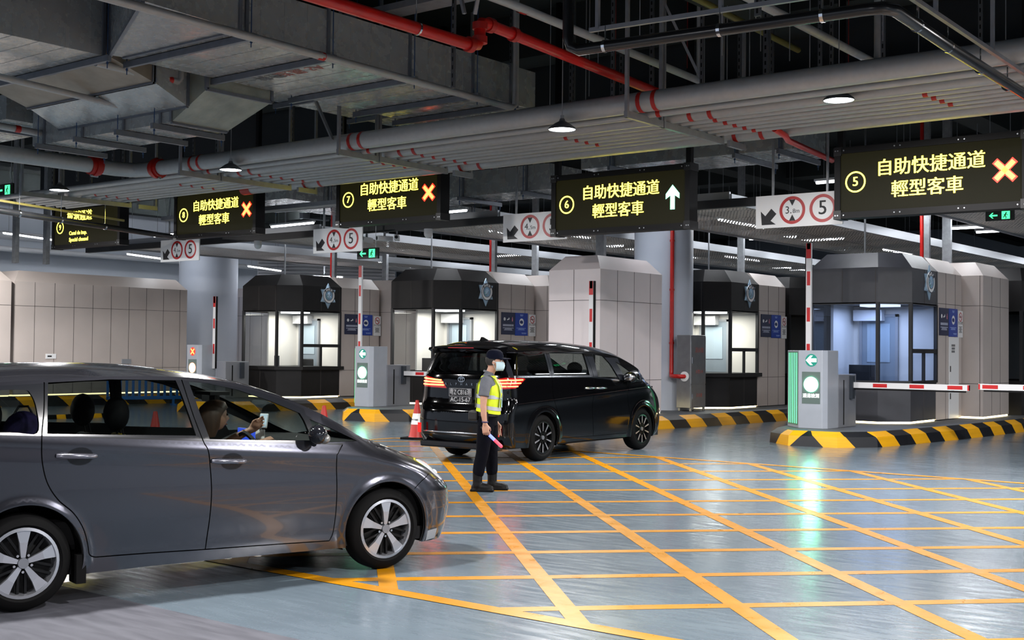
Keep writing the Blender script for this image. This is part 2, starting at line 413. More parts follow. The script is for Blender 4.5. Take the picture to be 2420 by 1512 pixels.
for k in range(-1, 5):
    xr = -11.45-5.75*(k-1); xl = -14.6-5.75*(k-1)
    b = MB()
    n = 30
    for i in range(n):   # gently quilted panels
        ya = 21.35+i*1.3; yb = ya+1.28
        for (xa, xb) in ((xl, (xl+xr)/2-.01), ((xl+xr)/2+.01, xr)):
            b.add([(xa, ya, 4.62), (xb, ya, 4.62), (xb, yb, 4.62), (xa, yb, 4.62), ((xa+xb)/2, (ya+yb)/2, 4.70)], [(0, 1, 4), (1, 2, 4), (2, 3, 4), (3, 0, 4)])
    o = struct('ceiling_panel', b, M_MESH, 'perforated metal mesh ceiling above a lane')
    b = MB()
    for x in (xl, xr): b.box(x-.03, x+.03, 21.3, 60, 4.58, 4.78)
    b.box(xl, xr, 21.25, 21.31, 4.55, 4.82)
    struct('trim_rail', b, M_RAIL, 'pale steel edge rail of the mesh ceiling')
struct('trim_beam', MB().box(-33, 8, 21.1, 21.24, 4.5, 4.66), mat('beam_black', '#1d2024', .5), 'dark steel gantry beam across the lanes')

# strip lights in the gaps over the islands
def strip_light(x, y, z, ln, rz, label, power=30):
    t = thing('strip_light', label, 'light', (x, y, z), rz, 'strip lights above the islands')
    b = MB(); b.box(-.06, .06, -ln/2, ln/2, .02, .07); b.build('housing', M_WHITE, t)
    b = MB(); b.cyl((0, -ln/2+.03, 0), (0, ln/2-.03, 0), .035, 10); b.build('tube', M_TUBE, t, smooth=40)
    pieces('hanging_rod', M_GREY, t, [lambda b, s=s: b.cyl((0, s*ln, .07), (0, s*ln, 8.4-z), .006, 6) for s in (-.4, .4)])
    if power: area_light('strip_glow', (0, 0, -.04), .1, ln, power, (.93, .96, 1), t)
ISL = ['island beside booth five', 'island beside booth six', 'island beside booth seven', 'island beside booth eight', 'island of the long panel wall', 'island off to the right']
for k in (-1, 0, 1, 2, 3, 4):
    for j, y in enumerate((24.2, 29.2, 34.6, 40.2, 47)):
        strip_light(-10.1-5.75*k+(.5 if j % 2 else .05), y, 5.1 if j else 5.3, 2.6 if j % 2 else 2.0, .0 if j % 2 else PI/2*.96,
                    'white strip light hung over the %s, %s along it' % (ISL[k], ['first', 'second', 'third', 'fourth', 'last'][j]), (26, 34, 44, 50, 60)[j])
for j, (x, y, z) in enumerate(((-41, 24, 5.6), (-41, 29, 5.2), (-40, 34, 5.0), (-41, 40, 5.6), (-38, 44, 5.4))):
    strip_light(x, y, z, 3, .4, 'white strip light far off on the left, %s from the long panel wall' % ['nearest', 'second', 'third', 'fourth', 'farthest'][j], 90)

def flood(x, y, z, rz, label, power):  # made-up floods, added to brighten the partition wall and louvre
    t = thing('added_flood_light', label, 'light', (x, y, z), rz, 'added flood lights facing the far left wall')
    b = MB(); b.box(-.8, .8, .0, .25, -.12, .12); b.build('housing', M_GREY, t)
    b = MB(); b.box(-.75, .75, -.01, 0, -.1, .1); b.build('lamp_face', M_TUBE, t)
    b = MB(); b.box(-.03, .03, .1, .16, .12, 8.4-z); b.build('hanger', M_GREY, t)
    area_light('added_flood_glow', (0, -.03, 0), 1.4, .2, power, (.92, .96, 1), t, rot=(PI/2, 0, 0))
struct('wall_partition', MB().box(-46.2, -45.8, 18, 48, 0, 8.4), mat('wall_bright', '#d3d9e2', .7, noise=(.4, .05)), 'white partition wall behind the long panel wall')
for j, (x, y) in enumerate(((-41.5, 22), (-41.5, 27), (-41.5, 32), (-41.5, 38))):
    flood(x, y, 7.6, -PI/2, 'added fill flood light washing the white partition wall, %s from the camera' % ['first', 'second', 'third', 'fourth'][j], 330)
flood(-38, 35.5, 4.6, .9, 'added fill flood light below the bright louvre', 120)
for k in (0, 1, 2):
    for j, y in enumerate((26.7, 31.8, 37.4, 43.5)):
        strip_light(-10.0-5.75*k, y, 4.95, 1.5, PI/2 if j % 2 else .25, 'short white strip light hung over the %s, %s of four' % (ISL[k], ['nearest', 'second', 'third', 'farthest'][j]), 14)

# ---------------------------------------------------------------- traffic islands
def stripe_material():
    m = bpy.data.materials.new('kerb_stripes'); m.use_nodes = True; nt = m.node_tree; b = nt.nodes['Principled BSDF']
    uv = nt.nodes.new('ShaderNodeUVMap'); sep = nt.nodes.new('ShaderNodeSeparateXYZ'); nt.links.new(uv.outputs[0], sep.inputs[0])
    ml = nt.nodes.new('ShaderNodeMath'); ml.operation = 'MULTIPLY_ADD'; ml.inputs[1].default_value = .5
    nt.links.new(sep.outputs['Y'], ml.inputs[0]); nt.links.new(sep.outputs['X'], ml.inputs[2])
    fr = nt.nodes.new('ShaderNodeMath'); fr.operation = 'PINGPONG'; fr.inputs[1].default_value = .62
    nt.links.new(ml.outputs[0], fr.inputs[0])
    gt = nt.nodes.new('ShaderNodeMath'); gt.operation = 'GREATER_THAN'; gt.inputs[1].default_value = .31
    nt.links.new(fr.outputs[0], gt.inputs[0])
    nz = nt.nodes.new('ShaderNodeTexNoise'); nz.inputs['Scale'].default_value = 9; nz.inputs['Detail'].default_value = 5
    r1 = nt.nodes.new('ShaderNodeMix'); r1.data_type = 'RGBA'; r1.inputs['A'].default_value = (*lin('#17181c'), 1); r1.inputs['B'].default_value = (*lin('#e5a512'), 1)
    nt.links.new(gt.outputs[0], r1.inputs['Factor'])
    r = nt.nodes.new('ShaderNodeMapRange'); r.inputs['From Min'].default_value = .3; r.inputs['From Max'].default_value = .7; r.inputs['To Min'].default_value = .9; r.inputs['To Max'].default_value = 1.05
    nt.links.new(nz.outputs['Fac'], r.inputs['Value'])
    v = nt.nodes.new('ShaderNodeVectorMath'); v.operation = 'SCALE'; nt.links.new(r1.outputs['Result'], v.inputs[0]); nt.links.new(r.outputs[0], v.inputs['Scale'])
    nt.links.new(v.outputs[0], b.inputs['Base Color']); b.inputs['Roughness'].default_value = .32
    return m
M_KERB = stripe_material()
M_KTOP = mat('kerb_top', '#55585c', .6, noise=(2, .15))
def island(dx, dy, label, end=46.):
    base = [(-11.5, end), (-11.5, 24.6), (-10.82, 21.75), (-10.15, 21.15), (-9.25, 21.3), (-8.75, 21.95), (-8.58, 23.0), (-8.32, 25.5), (-8.12, 28.5), (-8.05, end)]
    P = [Vector(p) for p in base]; n = len(P)
    def off(d):
        out = []
        for i in range(n):
            a = (P[i]-P[max(i-1, 0)]); c = (P[min(i+1, n-1)]-P[i])
            if a.length < 1e-6: a = c
            if c.length < 1e-6: c = a
            t = (a.normalized()+c.normalized()).normalized(); out.append(P[i]+Vector((-t.y, t.x))*d)
        return out
    L = [(P, 0.), (off(.02), .19), (off(.15), .28)]
    s = [0]
    for i in range(1, n): s.append(s[-1]+(P[i]-P[i-1]).length)
    s0 = (s[3]*.62+s[4]*.38)
    mb = MB(); mb.uv = []
    for q, z in L:
        for i in range(n):
            mb.v.append((q[i].x, q[i].y, z)); mb.uv.append((abs(s[i]-s0)+.0, z*2.0))
    # split the nose segment at its middle so the stripes mirror there
    for i in range(n-1):
        for a in range(2):
            if i == 3:
                t = .38; nv = []
                for q, z in (L[a], L[a+1]):
                    p = q[3].lerp(q[4], t); mb.v.append((p.x, p.y, z)); mb.uv.append((0, z*2.0)); nv.append(len(mb.v)-1)
                mb.f += [(a*n+i, nv[0], nv[1], (a+1)*n+i), (nv[0], a*n+i+1, (a+1)*n+i+1, nv[1])]; mb.m += [0, 0]
            else:
                mb.f.append((a*n+i, a*n+i+1, (a+1)*n+i+1, (a+1)*n+i)); mb.m.append(0)
    mb.f.append(tuple(2*n+i for i in range(n))); mb.m.append(1)
    mb.f.append((0, 2*n, 3*n-1, n-1)); mb.m.append(1)
    o = mb.build('traffic_island', [M_KERB, M_KTOP], loc=(dx, dy, 0))
    tag(o, label, 'kerb', 'raised traffic islands with striped kerbs')
island(0, 0, 'raised island with black and yellow kerb under the booth with blue lit windows')
island(-5.75, 0, 'raised island with striped kerb behind the black van, carrying the round column')
island(-11.2, -.55, 'raised striped island carrying the green lit barrier pylon left of the black van')
island(-17.0, -1.0, 'raised striped island behind the grey car bonnet, carrying the far left booth')
island(-23.0, -3.6, 'raised striped island under the long panel wall behind the grey car')
# ---------------------------------------------------------------- booths and clad blocks
def offs(P, d):
    """offset a CCW closed outline outwards by d"""
    n = len(P); out = []
    for i in range(n):
        a = Vector(P[i])-Vector(P[i-1]); c = Vector(P[(i+1) % n])-Vector(P[i])
        a.normalize(); c.normalize(); na = Vector((a.y, -a.x)); nc = Vector((c.y, -c.x))
        m = (na+nc).normalized(); k = d/max(.35, m.dot(na)); out.append((P[i][0]+m.x*k, P[i][1]+m.y*k))
    return out
def frustum(b, P, d, z0, z1, mi=0, cap=True):
    Q = offs(P, -d); n = len(P)
    vs = [(p[0], p[1], z0) for p in P]+[(q[0], q[1], z1) for q in Q]
    fs = [(i, (i+1) % n, n+(i+1) % n, n+i) for i in range(n)]
    if cap: fs.append(tuple(range(n, 2*n)))
    return b.add(vs, fs, mi)
def joints(b, p, q, z0, z1, step, hz, mi=1, t=.004, first=None):
    """dark joint lines standing just proud of the wall plane p->q"""
    p = Vector((*p, 0)); q = Vector((*q, 0)); d = (q-p); L = d.length; d.normalize(); nn = Vector((d.y, -d.x, 0))*t
    s = step if first is None else first
    while s < L-.05:
        c = p+d*s
        b.hexa([c-d*.005, c+d*.005, c+d*.005+nn, c-d*.005+nn]+[v+Vector((0, 0, z1-z0)) for v in (c-d*.005, c+d*.005, c+d*.005+nn, c-d*.005+nn)], mi)
        for i in range(len(b.v)-8, len(b.v)):
            v = b.v[i]; b.v[i] = (v[0], v[1], v[2]+z0)
        s += step
    for z in hz:
        b.hexa([p+Vector((0,0,z-.005)), q+Vector((0,0,z-.005)), q+nn+Vector((0,0,z-.005)), p+nn+Vector((0,0,z-.005)),
                p+Vector((0,0,z+.005)), q+Vector((0,0,z+.005)), q+nn+Vector((0,0,z+.005)), p+nn+Vector((0,0,z+.005))], mi)
def clad_block(name, label, P, z0, zs, zt, inset, faces, mtl, cat='wall panel', step=.62, group=None, hz=(2.54, .78)):
    """a free-standing clad enclosure: straight walls to zs, sloped band to zt"""
    b = MB(); n = len(P)
    b.add([(p[0], p[1], z0) for p in P]+[(p[0], p[1], zs) for p in P], [(i, (i+1) % n, n+(i+1) % n, n+i) for i in range(n)], 0)
    frustum(b, P, inset, zs, zt)
    for i in faces: joints(b, P[i], P[(i+1) % n], z0, zs, step, hz)
    cx, cy = P[0]
    o = b.build(name, [mtl, M_JOINT])
    return o
KT = .28
def band(b, P, z0, z1, t, mi=0, closed=False):
    n = len(P); Q = offs(P, -t)
    for i in range(n if closed else n):
        j = (i+1) % n
        b.hexa([(*P[i], z0), (*P[j], z0), (*Q[j], z0), (*Q[i], z0), (*P[i], z1), (*P[j], z1), (*Q[j], z1), (*Q[i], z1)], mi)
def booth(x0, yc, label, lit, gl, energy, lcol, ledge, wallmat, second, fasc=M_DARK, sign=True, tail=1.65):
    t = thing('inspection_booth', label, 'booth', (x0, yc, KT), 0, 'inspection booths on the islands')
    P = [(-1.95, 1.48), (-1.95, -.5), (-.5, -.5), (0, 0), (0, 1.48)]
    names = ['left', 'front', 'corner', 'side', 'back']
    b = MB(); band(b, P, .04, .82, .06)
    for i in (1, 2, 3): joints(b, P[i], P[i+1], .04, .8, .75, ())
    b.build('dado', [fasc, M_JOINT], t)
    if ledge:
        b = MB(); Q = offs(P, .10); b.prism(Q, .80, .90); b.build('counter_ledge', fasc, t)
    else:
        b = MB(); Q = offs(P, .012); b.prism(Q, .80, .835); b.build('counter_ledge', M_FRAME, t)
    b = MB(); Q = offs(P, -.02); band(b, Q, 0, .05, .03); b.build('plinth_light', M_STRIP, t)
    # window frames
    b = MB(); zt, zb = 2.50, .83
    for i in (0, 1, 2, 3, 4):
        b.box(P[i][0]-.035, P[i][0]+.035, P[i][1]-.035, P[i][1]+.035, zb, zt)
    for i in (0, 1, 2, 3):
        a, c = P[i], P[i+1]
        b.bar((*a, zb+.025), (*c, zb+.025), .06, .05); b.bar((*a, zt-.02), (*c, zt-.02), .06, .04)
    a, c = P[3], P[4]
    b.bar((*a, 1.50), (*c, 1.50), .06, .09)
    m = ((a[0]+c[0])/2, (a[1]+c[1])/2)
    b.bar((m[0], m[1], zb), (m[0], m[1], 1.5), .05, .06, up=(1, 0, 0))
    b.build('window_frame', M_FRAME, t)
    def pane(nm, a, c, z0, z1):
        b = MB(); a = Vector(a); c = Vector(c); d = (c-a).normalized(); a = a+d*.04; c = c-d*.04
        b.quad((a.x, a.y, z0), (c.x, c.y, z0), (c.x, c.y, z1), (a.x, a.y, z1)); b.build(nm, gl, t)
    pane('window_pane', P[1], P[2], zb+.05, zt-.04); pane('window_pane', P[2], P[3], zb+.05, zt-.04); pane('window_pane', P[0], P[1], zb+.05, zt-.04)
    pane('window_pane', P[3], P[4], 1.545, zt-.04); pane('window_pane', P[3], m, zb+.05, 1.455); pane('window_pane', m, P[4], zb+.05, 1.455)
    # fascia and roof
    b = MB(); Q = offs(P, .03)
    band(b, Q, 2.48, 3.22, .08)
    frustum(b, Q, .26, 3.22, 3.54)
    b.prism(offs(P, -.03), 2.49, 2.52)
    for i in (1, 2, 3): joints(b, Q[i], Q[i+1], 2.5, 3.2, .72, ())
    b.build('fascia', [fasc, M_JOINT], t)
    # clad end behind the window
    W = [(-1.95, 1.50), (0, 1.50), (0, 1.48+tail), (-1.95, 1.48+tail)]
    b = MB()
    b.add([(p[0], p[1], .02) for p in W]+[(p[0], p[1], 3.22) for p in W], [(i, (i+1) % 4, 4+(i+1) % 4, 4+i) for i in range(4)])
    b.add([(-1.95, 1.5, 3.22), (0, 1.5, 3.22), (0, 1.48+tail, 3.22), (-1.95, 1.48+tail, 3.22), (-1.95, 1.5, 3.54), (-.26, 1.5, 3.54), (-.26, 1.48+tail-.1, 3.54), (-1.95, 1.48+tail-.1, 3.54)],
          [(0, 1, 5, 4), (1, 2, 6, 5), (2, 3, 7, 6), (4, 5, 6, 7)])
    joints(b, W[1], W[2], .02, 3.22, .62, (2.54, .78), first=.60)
    b.build('clad_wall', [wallmat, M_JOINT], t)
    # room inside
    b = MB(); b.quad((-1.9, 1.46, .05), (-.03, 1.46, .05), (-.03, 1.46, 2.5), (-1.9, 1.46, 2.5)); b.quad((-1.88, -.4, .06), (-.5, -.4, .06), (-.06, 0, .06), (-.06, 1.45, .06), (-1.88, 1.45, .06))
    b.box(-1.9, -1.84, .35, 1.46, .05, 2.5)
    b.build('inner_wall', M_INTW, t)
    b = MB(); b.box(-1.62, -.86, 1.40, 1.455, .06, 2.25); d = b.build('door', mat('booth_door', '#7f8b96', .45), t)
    b = MB(); b.box(-1.50, -.98, 1.385, 1.40, 1.25, 2.1); b.build('door_window', mat('door_glass', '#9fb0bd', .15), d)
    b = MB(); b.box(-1.68, -1.62, 1.38, 1.455, .06, 2.31); b.box(-.86, -.80, 1.38, 1.455, .06, 2.31); b.box(-1.68, -.80, 1.38, 1.455, 2.25, 2.31); b.build('door_frame', M_GREY, d)
    b = MB(); b.box(-1.85, -.55, -.42, .12, .70, .74); b.box(-.5, -.12, .1, 1.3, .70, .74); b.box(-1.85, -1.8, -.42, .12, .06, .7); b.box(-.6, -.55, -.42, .12, .06, .7); b.build('desk', M_GREY, t)
    b = MB(); b.box(-1.2, -.5, .25, .75, 2.44, 2.49); lt = b.build('ceiling_light', mat('booth_lamp_'+('on' if lit else 'dim'), '#ffffff', .5, emit='#f4f7ff', es=3. if lit else 1.), t)
    area_light('booth_glow', (-.9, .5, 2.42), 1.2, .9, energy, lcol, t)
    b = MB(); b.box(-1.75, -1.1, 1.2, 1.44, 2.16, 2.40); b.build('air_conditioner', M_WHITE, t)
    return t
def monitor(x, y, z, rz, label, w=.54):
    t = thing('computer_monitor', label, 'monitor', (x, y, z), rz, 'monitors on the booth desks')
    b = MB(); b.box(-w/2, w/2, -.02, .02, .12, .46); b.build('screen', M_PLASTIC, t, bevel=.006)
    b = MB(); b.box(-.03, .03, .02, .05, .01, .3); b.box(-.12, .12, -.09, .09, 0, .012); b.build('stand', M_PLASTIC, t)
def office_chair(x, y, z, rz, label):
    t = thing('office_chair', label, 'chair', (x, y, z), rz)
    b = MB(); b.box(-.24, .24, -.24, .24, .44, .52); b.build('seat', M_PLASTIC, t, bevel=.03)
    b = MB(); b.box(-.22, .22, .2, .26, .6, 1.05); b.build('backrest', M_PLASTIC, t, bevel=.03)
    b = MB(); b.cyl((0, 0, .08), (0, 0, .44), .03, 10)
    for i in range(5):
        a = 2*PI*i/5; b.bar((0, 0, .08), (.28*math.cos(a), .28*math.sin(a), .05), .04, .03)
    b.box(-.03, .03, .2, .28, .46, .7); b.build('base', M_PLASTIC, t)
X0 = [-9.3, -15.05, -20.8, -26.55]
YC = [25.07, 28.03, 24.22, 23.96]
M_DARK5 = mat('dark_stone_grey', '#3a3b41', .42, noise=(3, .12), bump=(60, .05))
booth(X0[0], YC[0], 'dark booth with blue lit windows on the nearest right island', False, M_GLASSB, 22, (.62, .74, 1), False, M_CLAD, 0, M_DARK5)
booth(X0[1], YC[1], 'dark booth with bright white windows right of the round column', True, M_GLASS, 42, (1, .96, .86), True, M_CLAD, 0)
booth(X0[2], YC[2], 'dark booth with bright windows directly behind the black van', True, M_GLASS, 38, (1, .95, .87), False, M_CLAD, 0)
booth(X0[3], YC[3], 'dark booth with bright windows and a counter ledge, farthest left', True, M_GLASS, 35, (1, .94, .85), True, M_CLAD, 0)
monitor(X0[0]-.98, YC[0]-.15, KT+.74, .2, 'black monitor seen from behind in the blue lit booth')
monitor(X0[2]-.92, YC[2]-.1, KT+.74, .2, 'black monitor seen through the window of the booth behind the van')
monitor(X0[3]-1.0, YC[3]-.05, KT+.74, -.5, 'black monitor on the desk of the farthest left booth')
office_chair(X0[3]-.75, YC[3]+.75, KT+.06, .4, 'black office chair behind the desk of the farthest left booth')

# second, wider blocks behind the booths and the unlit booths beyond them
def block(name, label, pts, faces, mtl, step=.62, zs=3.22, zt=3.54, inset=.26, group=None, first=None, z0=.0, cat='wall', hz=(2.54, .78)):
    cx = sum(p[0] for p in pts)/len(pts); cy = sum(p[1] for p in pts)/len(pts)
    P = [(p[0]-cx, p[1]-cy) for p in pts]; n = len(P)
    t = thing(name, label, cat, (cx, cy, KT), 0, group)
    b = MB()
    b.add([(p[0], p[1], z0+.04) for p in P]+[(p[0], p[1], zs) for p in P], [(i, (i+1) % n, n+(i+1) % n, n+i) for i in range(n)])
    for i in faces: joints(b, P[i], P[(i+1) % n], z0+.04, zs, step, hz)
    b.build('clad_wall', [mtl, M_JOINT], t)
    b = MB(); frustum(b, P, inset, zs, zt); b.build('roof', mtl, t)
    b = MB(); Q = offs(P, -.02); band(b, Q, 0, .05, .03); b.build('plinth_light', M_STRIP, t)
    return t
G2 = 'clad enclosures on the islands'
def rect(x0, x1, y0, y1): return [(x0, y0), (x1, y0), (x1, y1), (x0, y1)]
block('clad_enclosure', 'beige clad enclosure stepped out behind the blue lit booth', rect(-11.4, -8.85, 28.3, 30.2), (0, 1), M_CLAD, group=G2)
block('clad_enclosure', 'beige clad enclosure just left of the pinkish white one, behind the van', rect(-22.9, -20.35, 27.45, 29.4), (0, 1), M_CLAD, group=G2)
block('clad_enclosure', 'beige clad enclosure between the two brightest booths left of the van', rect(-28.6, -26.1, 27.2, 29.1), (0, 1), M_CLAD, group=G2)
block('clad_enclosure', 'beige clad enclosure seen between the far round column and the left booth', rect(-38, -32.0, 28.5, 31), (0, 1), M_CLADL, group=G2)
block('clad_enclosure', 'pinkish white clad enclosure standing in front of the round column', rect(-16.43, -15.05, 22.15, 24.7), (0, 1), M_CLADL, group=G2, step=.68)
block('clad_enclosure', 'long beige clad wall with many joints behind the grey car', rect(-34.9, -32.3, 18.45, 24.3), (1,), M_CLAD, group=G2, step=.62)
block('clad_enclosure', 'beige clad wall end cut by the left picture edge', rect(-34.9, -32.2, 9, 18.3), (1,), M_CLAD, group=G2, step=.62)
def dark_booth(x0, yc, label):
    t = thing('inspection_booth', label, 'booth', (x0, yc, KT), 0, 'inspection booths on the islands')
    P = [(-1.95, 1.9), (-1.95, -.5), (-.5, -.5), (0, 0), (0, 1.9)]
    b = MB(); band(b, P, .0, .82, .06); b.build('dado', M_DARK, t)
    b = MB()
    for i in range(5): b.box(P[i][0]-.04, P[i][0]+.04, P[i][1]-.04, P[i][1]+.04, .8, 2.5)
    b.build('window_frame', M_FRAME, t)
    for i in (0, 1, 2, 3):
        a, c = P[i], P[i+1]; b = MB(); b.quad((*a, .82), (*c, .82), (*c, 2.5), (*a, 2.5)); b.build('window_pane', M_GLASSD, t)
    b = MB(); b.quad((-1.95, 1.9, 0), (0, 1.9, 0), (0, 1.9, 2.6), (-1.95, 1.9, 2.6)); b.build('inner_wall', M_GREY, t)
    b = MB(); Q = offs(P, .03); band(b, Q, 2.48, 3.22, .08); frustum(b, Q, .26, 3.22, 3.54); b.build('fascia', M_DARK, t)
dark_booth(-14.55, 31.9, 'unlit dark booth half hidden left of the blue lit booth')
dark_booth(-8.2, 31.2, 'unlit dark booth at the right picture edge behind the beige enclosure')

# roof posts over the booths
def roof_post(x, y, z0, z1, label, w=.16):
    b = MB(); b.box(-w/2, w/2, -.05, .05, 0, z1-z0); b.box(-w/2-.04, w/2+.04, -.09, .09, 0, .012)
    tag(b.build('steel_post', M_GALV, loc=(x, y, z0)), label, 'post', 'steel posts on the enclosure roofs')
roof_post(-15.75, 23.2, KT+3.54, 8.4, 'grey steel post rising from the pinkish white enclosure', .22)
roof_post(-10.0, 29.3, KT+3.54, 8.4, 'grey steel post rising behind the blue lit booth', .2)
roof_post(-21.5, 28.3, KT+3.54, 8.4, 'grey steel post rising behind the booth beyond the van', .18)
roof_post(-15.9, 30.2, KT+3.54, 8.4, 'grey steel post rising from the booth right of the round column', .18)
roof_post(-27.2, 28.0, KT+3.54, 8.4, 'grey steel post behind the left booth', .18)
def red_riser(x, y, z0, z1, label):
    t = thing('fire_riser', label, 'pipe', (x, y, z0), 0, 'red fire risers above the booths')
    b = MB(); b.cyl((0, 0, 0), (0, 0, z1-z0), .045, 12); b.build('riser_pipe', M_RED, t, smooth=40)
    b = MB(); b.box(.06, .18, -.05, .05, 0, z1-z0); b.build('channel_post', M_GALV, t)
red_riser(-9.95, 27.5, KT+3.54, 8.4, 'red pipe beside a steel channel rising from the blue lit booth')
red_riser(-21.35, 26.1, KT+3.54, 8.4, 'red pipe beside a steel channel above the booth behind the van')
red_riser(-27.1, 25.6, KT+3.54, 8.4, 'red pipe beside a steel channel above the farthest left booth')
def thin_pole(x, y, z0, z1, label):
    tag(MB().cyl((0, 0, 0), (0, 0, z1-z0), .022, 8).build('conduit_drop', M_STEEL, loc=(x, y, z0), smooth=40), label, 'pipe', 'thin conduits dropping to the booth roofs')
thin_pole(-10.3, 25.1, KT+3.54, 8.4, 'thin grey conduit dropping onto the roof of the blue lit booth')
thin_pole(-16.0, 28.6, KT+3.54, 8.4, 'thin grey conduit dropping onto the booth right of the column')
thin_pole(-22.0, 24.4, KT+3.54, 8.4, 'thin grey conduit dropping onto the booth behind the van')
thin_pole(-27.7, 24.3, KT+3.54, 8.4, 'thin grey conduit dropping onto the farthest left booth')

# ---------------------------------------------------------------- notices and badges on the booth side walls
XN = (1, 0, 0)
def lines(b, y0, y1, z, h, n, mi, x=.012, ragged=.2, gap=.35):
    """rows of broken marks standing in for print too small to read"""
    for i in range(n):
        w = (y1-y0)*(1-ragged*((i*37) % 10)/10); zz = z-i*h*(1+gap); c = (y0+y1)/2; y = c-w/2; r = random.Random(i*7+int(z*99))
        while y < c+w/2-.01:
            q = min(y+r.uniform(.02, .05), c+w/2); b.box(x, x+.001, y, q, zz-h, zz, mi); y = q+.008
def notices(x0, yd, where):
    kw = dict(X=(0, 1, 0), Yv=(0, 0, 1), N=(1, 0, 0))
    y = yd
    t = thing('notice_board', 'navy notice board on the side of the '+where, 'sign', (x0+.004, y+.34, 2.43), 0, 'navy notice boards')
    b = MB(); b.box(0, .012, -.29, .29, -.30, .30); b.build('board', M_NAVY, t)
    b = MB()
    b.disc((.013, -.16, .12), .045, .001, 16, **kw); b.bar((.013, -.05, .10), (.013, .05, .13), .002, .03); b.ball((.014, .03, .145), .018, 8, sq=(.1, 1, 1))
    b.build('pictogram', M_SIGNW, t)
    b = MB(); b.ball((.014, .18, .165), .016, 8, sq=(.1, 1, 1)); b.box(.012, .0135, .16, .2, .06, .145); b.build('pictogram', mat('pink', '#d07b8c', .5), t)
    b = MB(); lines(b, -.23, .23, -.02, .055, 1, 0, gap=.2, ragged=0); lines(b, -.23, .23, -.11, .02, 3, 0, ragged=.5); b.build('lettering', mat('print_pale', '#aab0c4', .5), t)
    t = thing('notice_board', 'blue notice board with white disc on the '+where, 'sign', (x0+.004, y+.93, 2.42), 0, 'blue notice boards')
    b = MB(); b.box(0, .012, -.28, .28, -.31, .31); b.build('board', M_BLUE, t)
    b = MB(); b.disc((.012, 0, .06), .1, .001, 28, **kw); b.build('disc', M_SIGNW, t)
    b = MB(); b.shape([(.075*math.cos(a), .045*math.sin(a)) for a in [i*PI/10 for i in range(20)]], (.013, -.01, .06), .001, **kw); b.disc((.014, .03, .045), .03, .001, 12, **kw); b.build('pictogram', mat('deep_blue', '#152a66', .5), t)
    b = MB(); lines(b, -.07, .07, .27, .02, 2, 0, ragged=.3); lines(b, -.22, .2, -.1, .016, 3, 0, ragged=.6); lines(b, 0, .22, -.23, .014, 2, 0); b.build('lettering', mat('print_blue', '#8fa6dc', .5), t)
    t = thing('no_smoking_sign', 'white no smoking notice on the '+where, 'sign', (x0+.004, y+1.42, 2.40), 0, 'no smoking notices')
    b = MB(); b.box(0, .008, -.155, .155, -.30, .30); b.build('board', M_SIGNW, t)
    b = MB(); b.ring((.008, 0, .16), .085, .105, .002, 28, **kw); b.bar((.0095, -.066, .226), (.0095, .066, .094), .002, .02); b.build('prohibition_ring', M_SIGNR, t)
    b = MB(); b.box(.008, .0095, -.07, .05, .15, .17); b.box(.008, .0095, .055, .062, .15, .2); b.build('cigarette', M_INK, t)
    b = MB(); b.text('禁止吸煙', (.008, 0, .02), .075, .001, **kw); lines(b, -.11, .11, -.05, .016, 7, 0, x=.008, ragged=.5); b.build('lettering', mat('print_grey', '#5a5c60', .5), t)
def emblem(x0, y, where):
    kw = dict(X=(0, 1, 0), Yv=(0, 0, 1), N=(1, 0, 0))
    t = thing('badge', 'star shaped customs badge on the fascia of the '+where, 'badge', (x0+.03, y, 3.235), 0, 'star badges on the booths')
    b = MB(); R = [.37 if i in (0, 3) else .36 for i in range(6)]; pts = []
    for i in range(6):
        a = PI/2+i*PI/3; pts.append((R[i]*math.cos(a)*.92, R[i]*math.sin(a))); a += PI/6; pts.append((.215*math.cos(a), .215*math.sin(a)))
    n = 12; vs = [(0, p[0], p[1]) for p in pts]+[(.02, p[0], p[1]) for p in pts]+[(.07, 0, 0)]
    b.add(vs, [(i, (i+1) % n, n+(i+1) % n, n+i) for i in range(n)]+[(n+i, n+(i+1) % n, 2*n) for i in range(n)])
    b.build('star', mat('badge_blue', '#aecbe4', .25, .3), t)
    b = MB(); b.disc((.03, 0, .01), .225, .022, 36, **kw); b.build('shield', mat('badge_white', '#f4f6f8', .35), t)
    b = MB(); b.ring((.052, 0, .01), .215, .23, .006, 36, **kw); b.ring((.052, 0, .01), .135, .15, .004, 36, **kw); b.disc((.052, 0, .01), .06, .004, 20, **kw)
    for i, ch in enumerate('澳門海關'):
        a = math.radians(140-i*33); b.text(ch, (.052, .183*math.cos(a), .01+.183*math.sin(a)), .07, .003, X=(0, math.sin(a), -math.cos(a)), Yv=(0, math.cos(a), math.sin(a)), N=(1, 0, 0), bold=.015)
    b.build('crest_mark', mat('badge_ink', '#1b2438', .4), t)
    b = MB(); b.ring((.051, 0, .01), .07, .13, .003, 36, **kw); b.build('crest_field', mat('badge_mid', '#86b0d2', .35), t)
    b = MB()
    vs = []
    pts = [(.1*math.cos(a), .1*math.sin(a)) for a in [PI+i*PI/2/8 for i in range(9)]]+[(.075*math.cos(a), .075*math.sin(a)) for a in [PI*1.5-i*PI/2/8 for i in range(9)]]
    b.shape(pts, (.053, 0, .01), .002, **kw); b.build('crest_arc', mat('badge_green', '#3f8a5a', .4), t)
NM = ['blue lit booth', 'booth right of the round column', 'booth behind the black van', 'farthest left booth']
for k in range(4):
    notices(X0[k], YC[k]+1.62, NM[k]); emblem(X0[k], YC[k]+.96, NM[k])
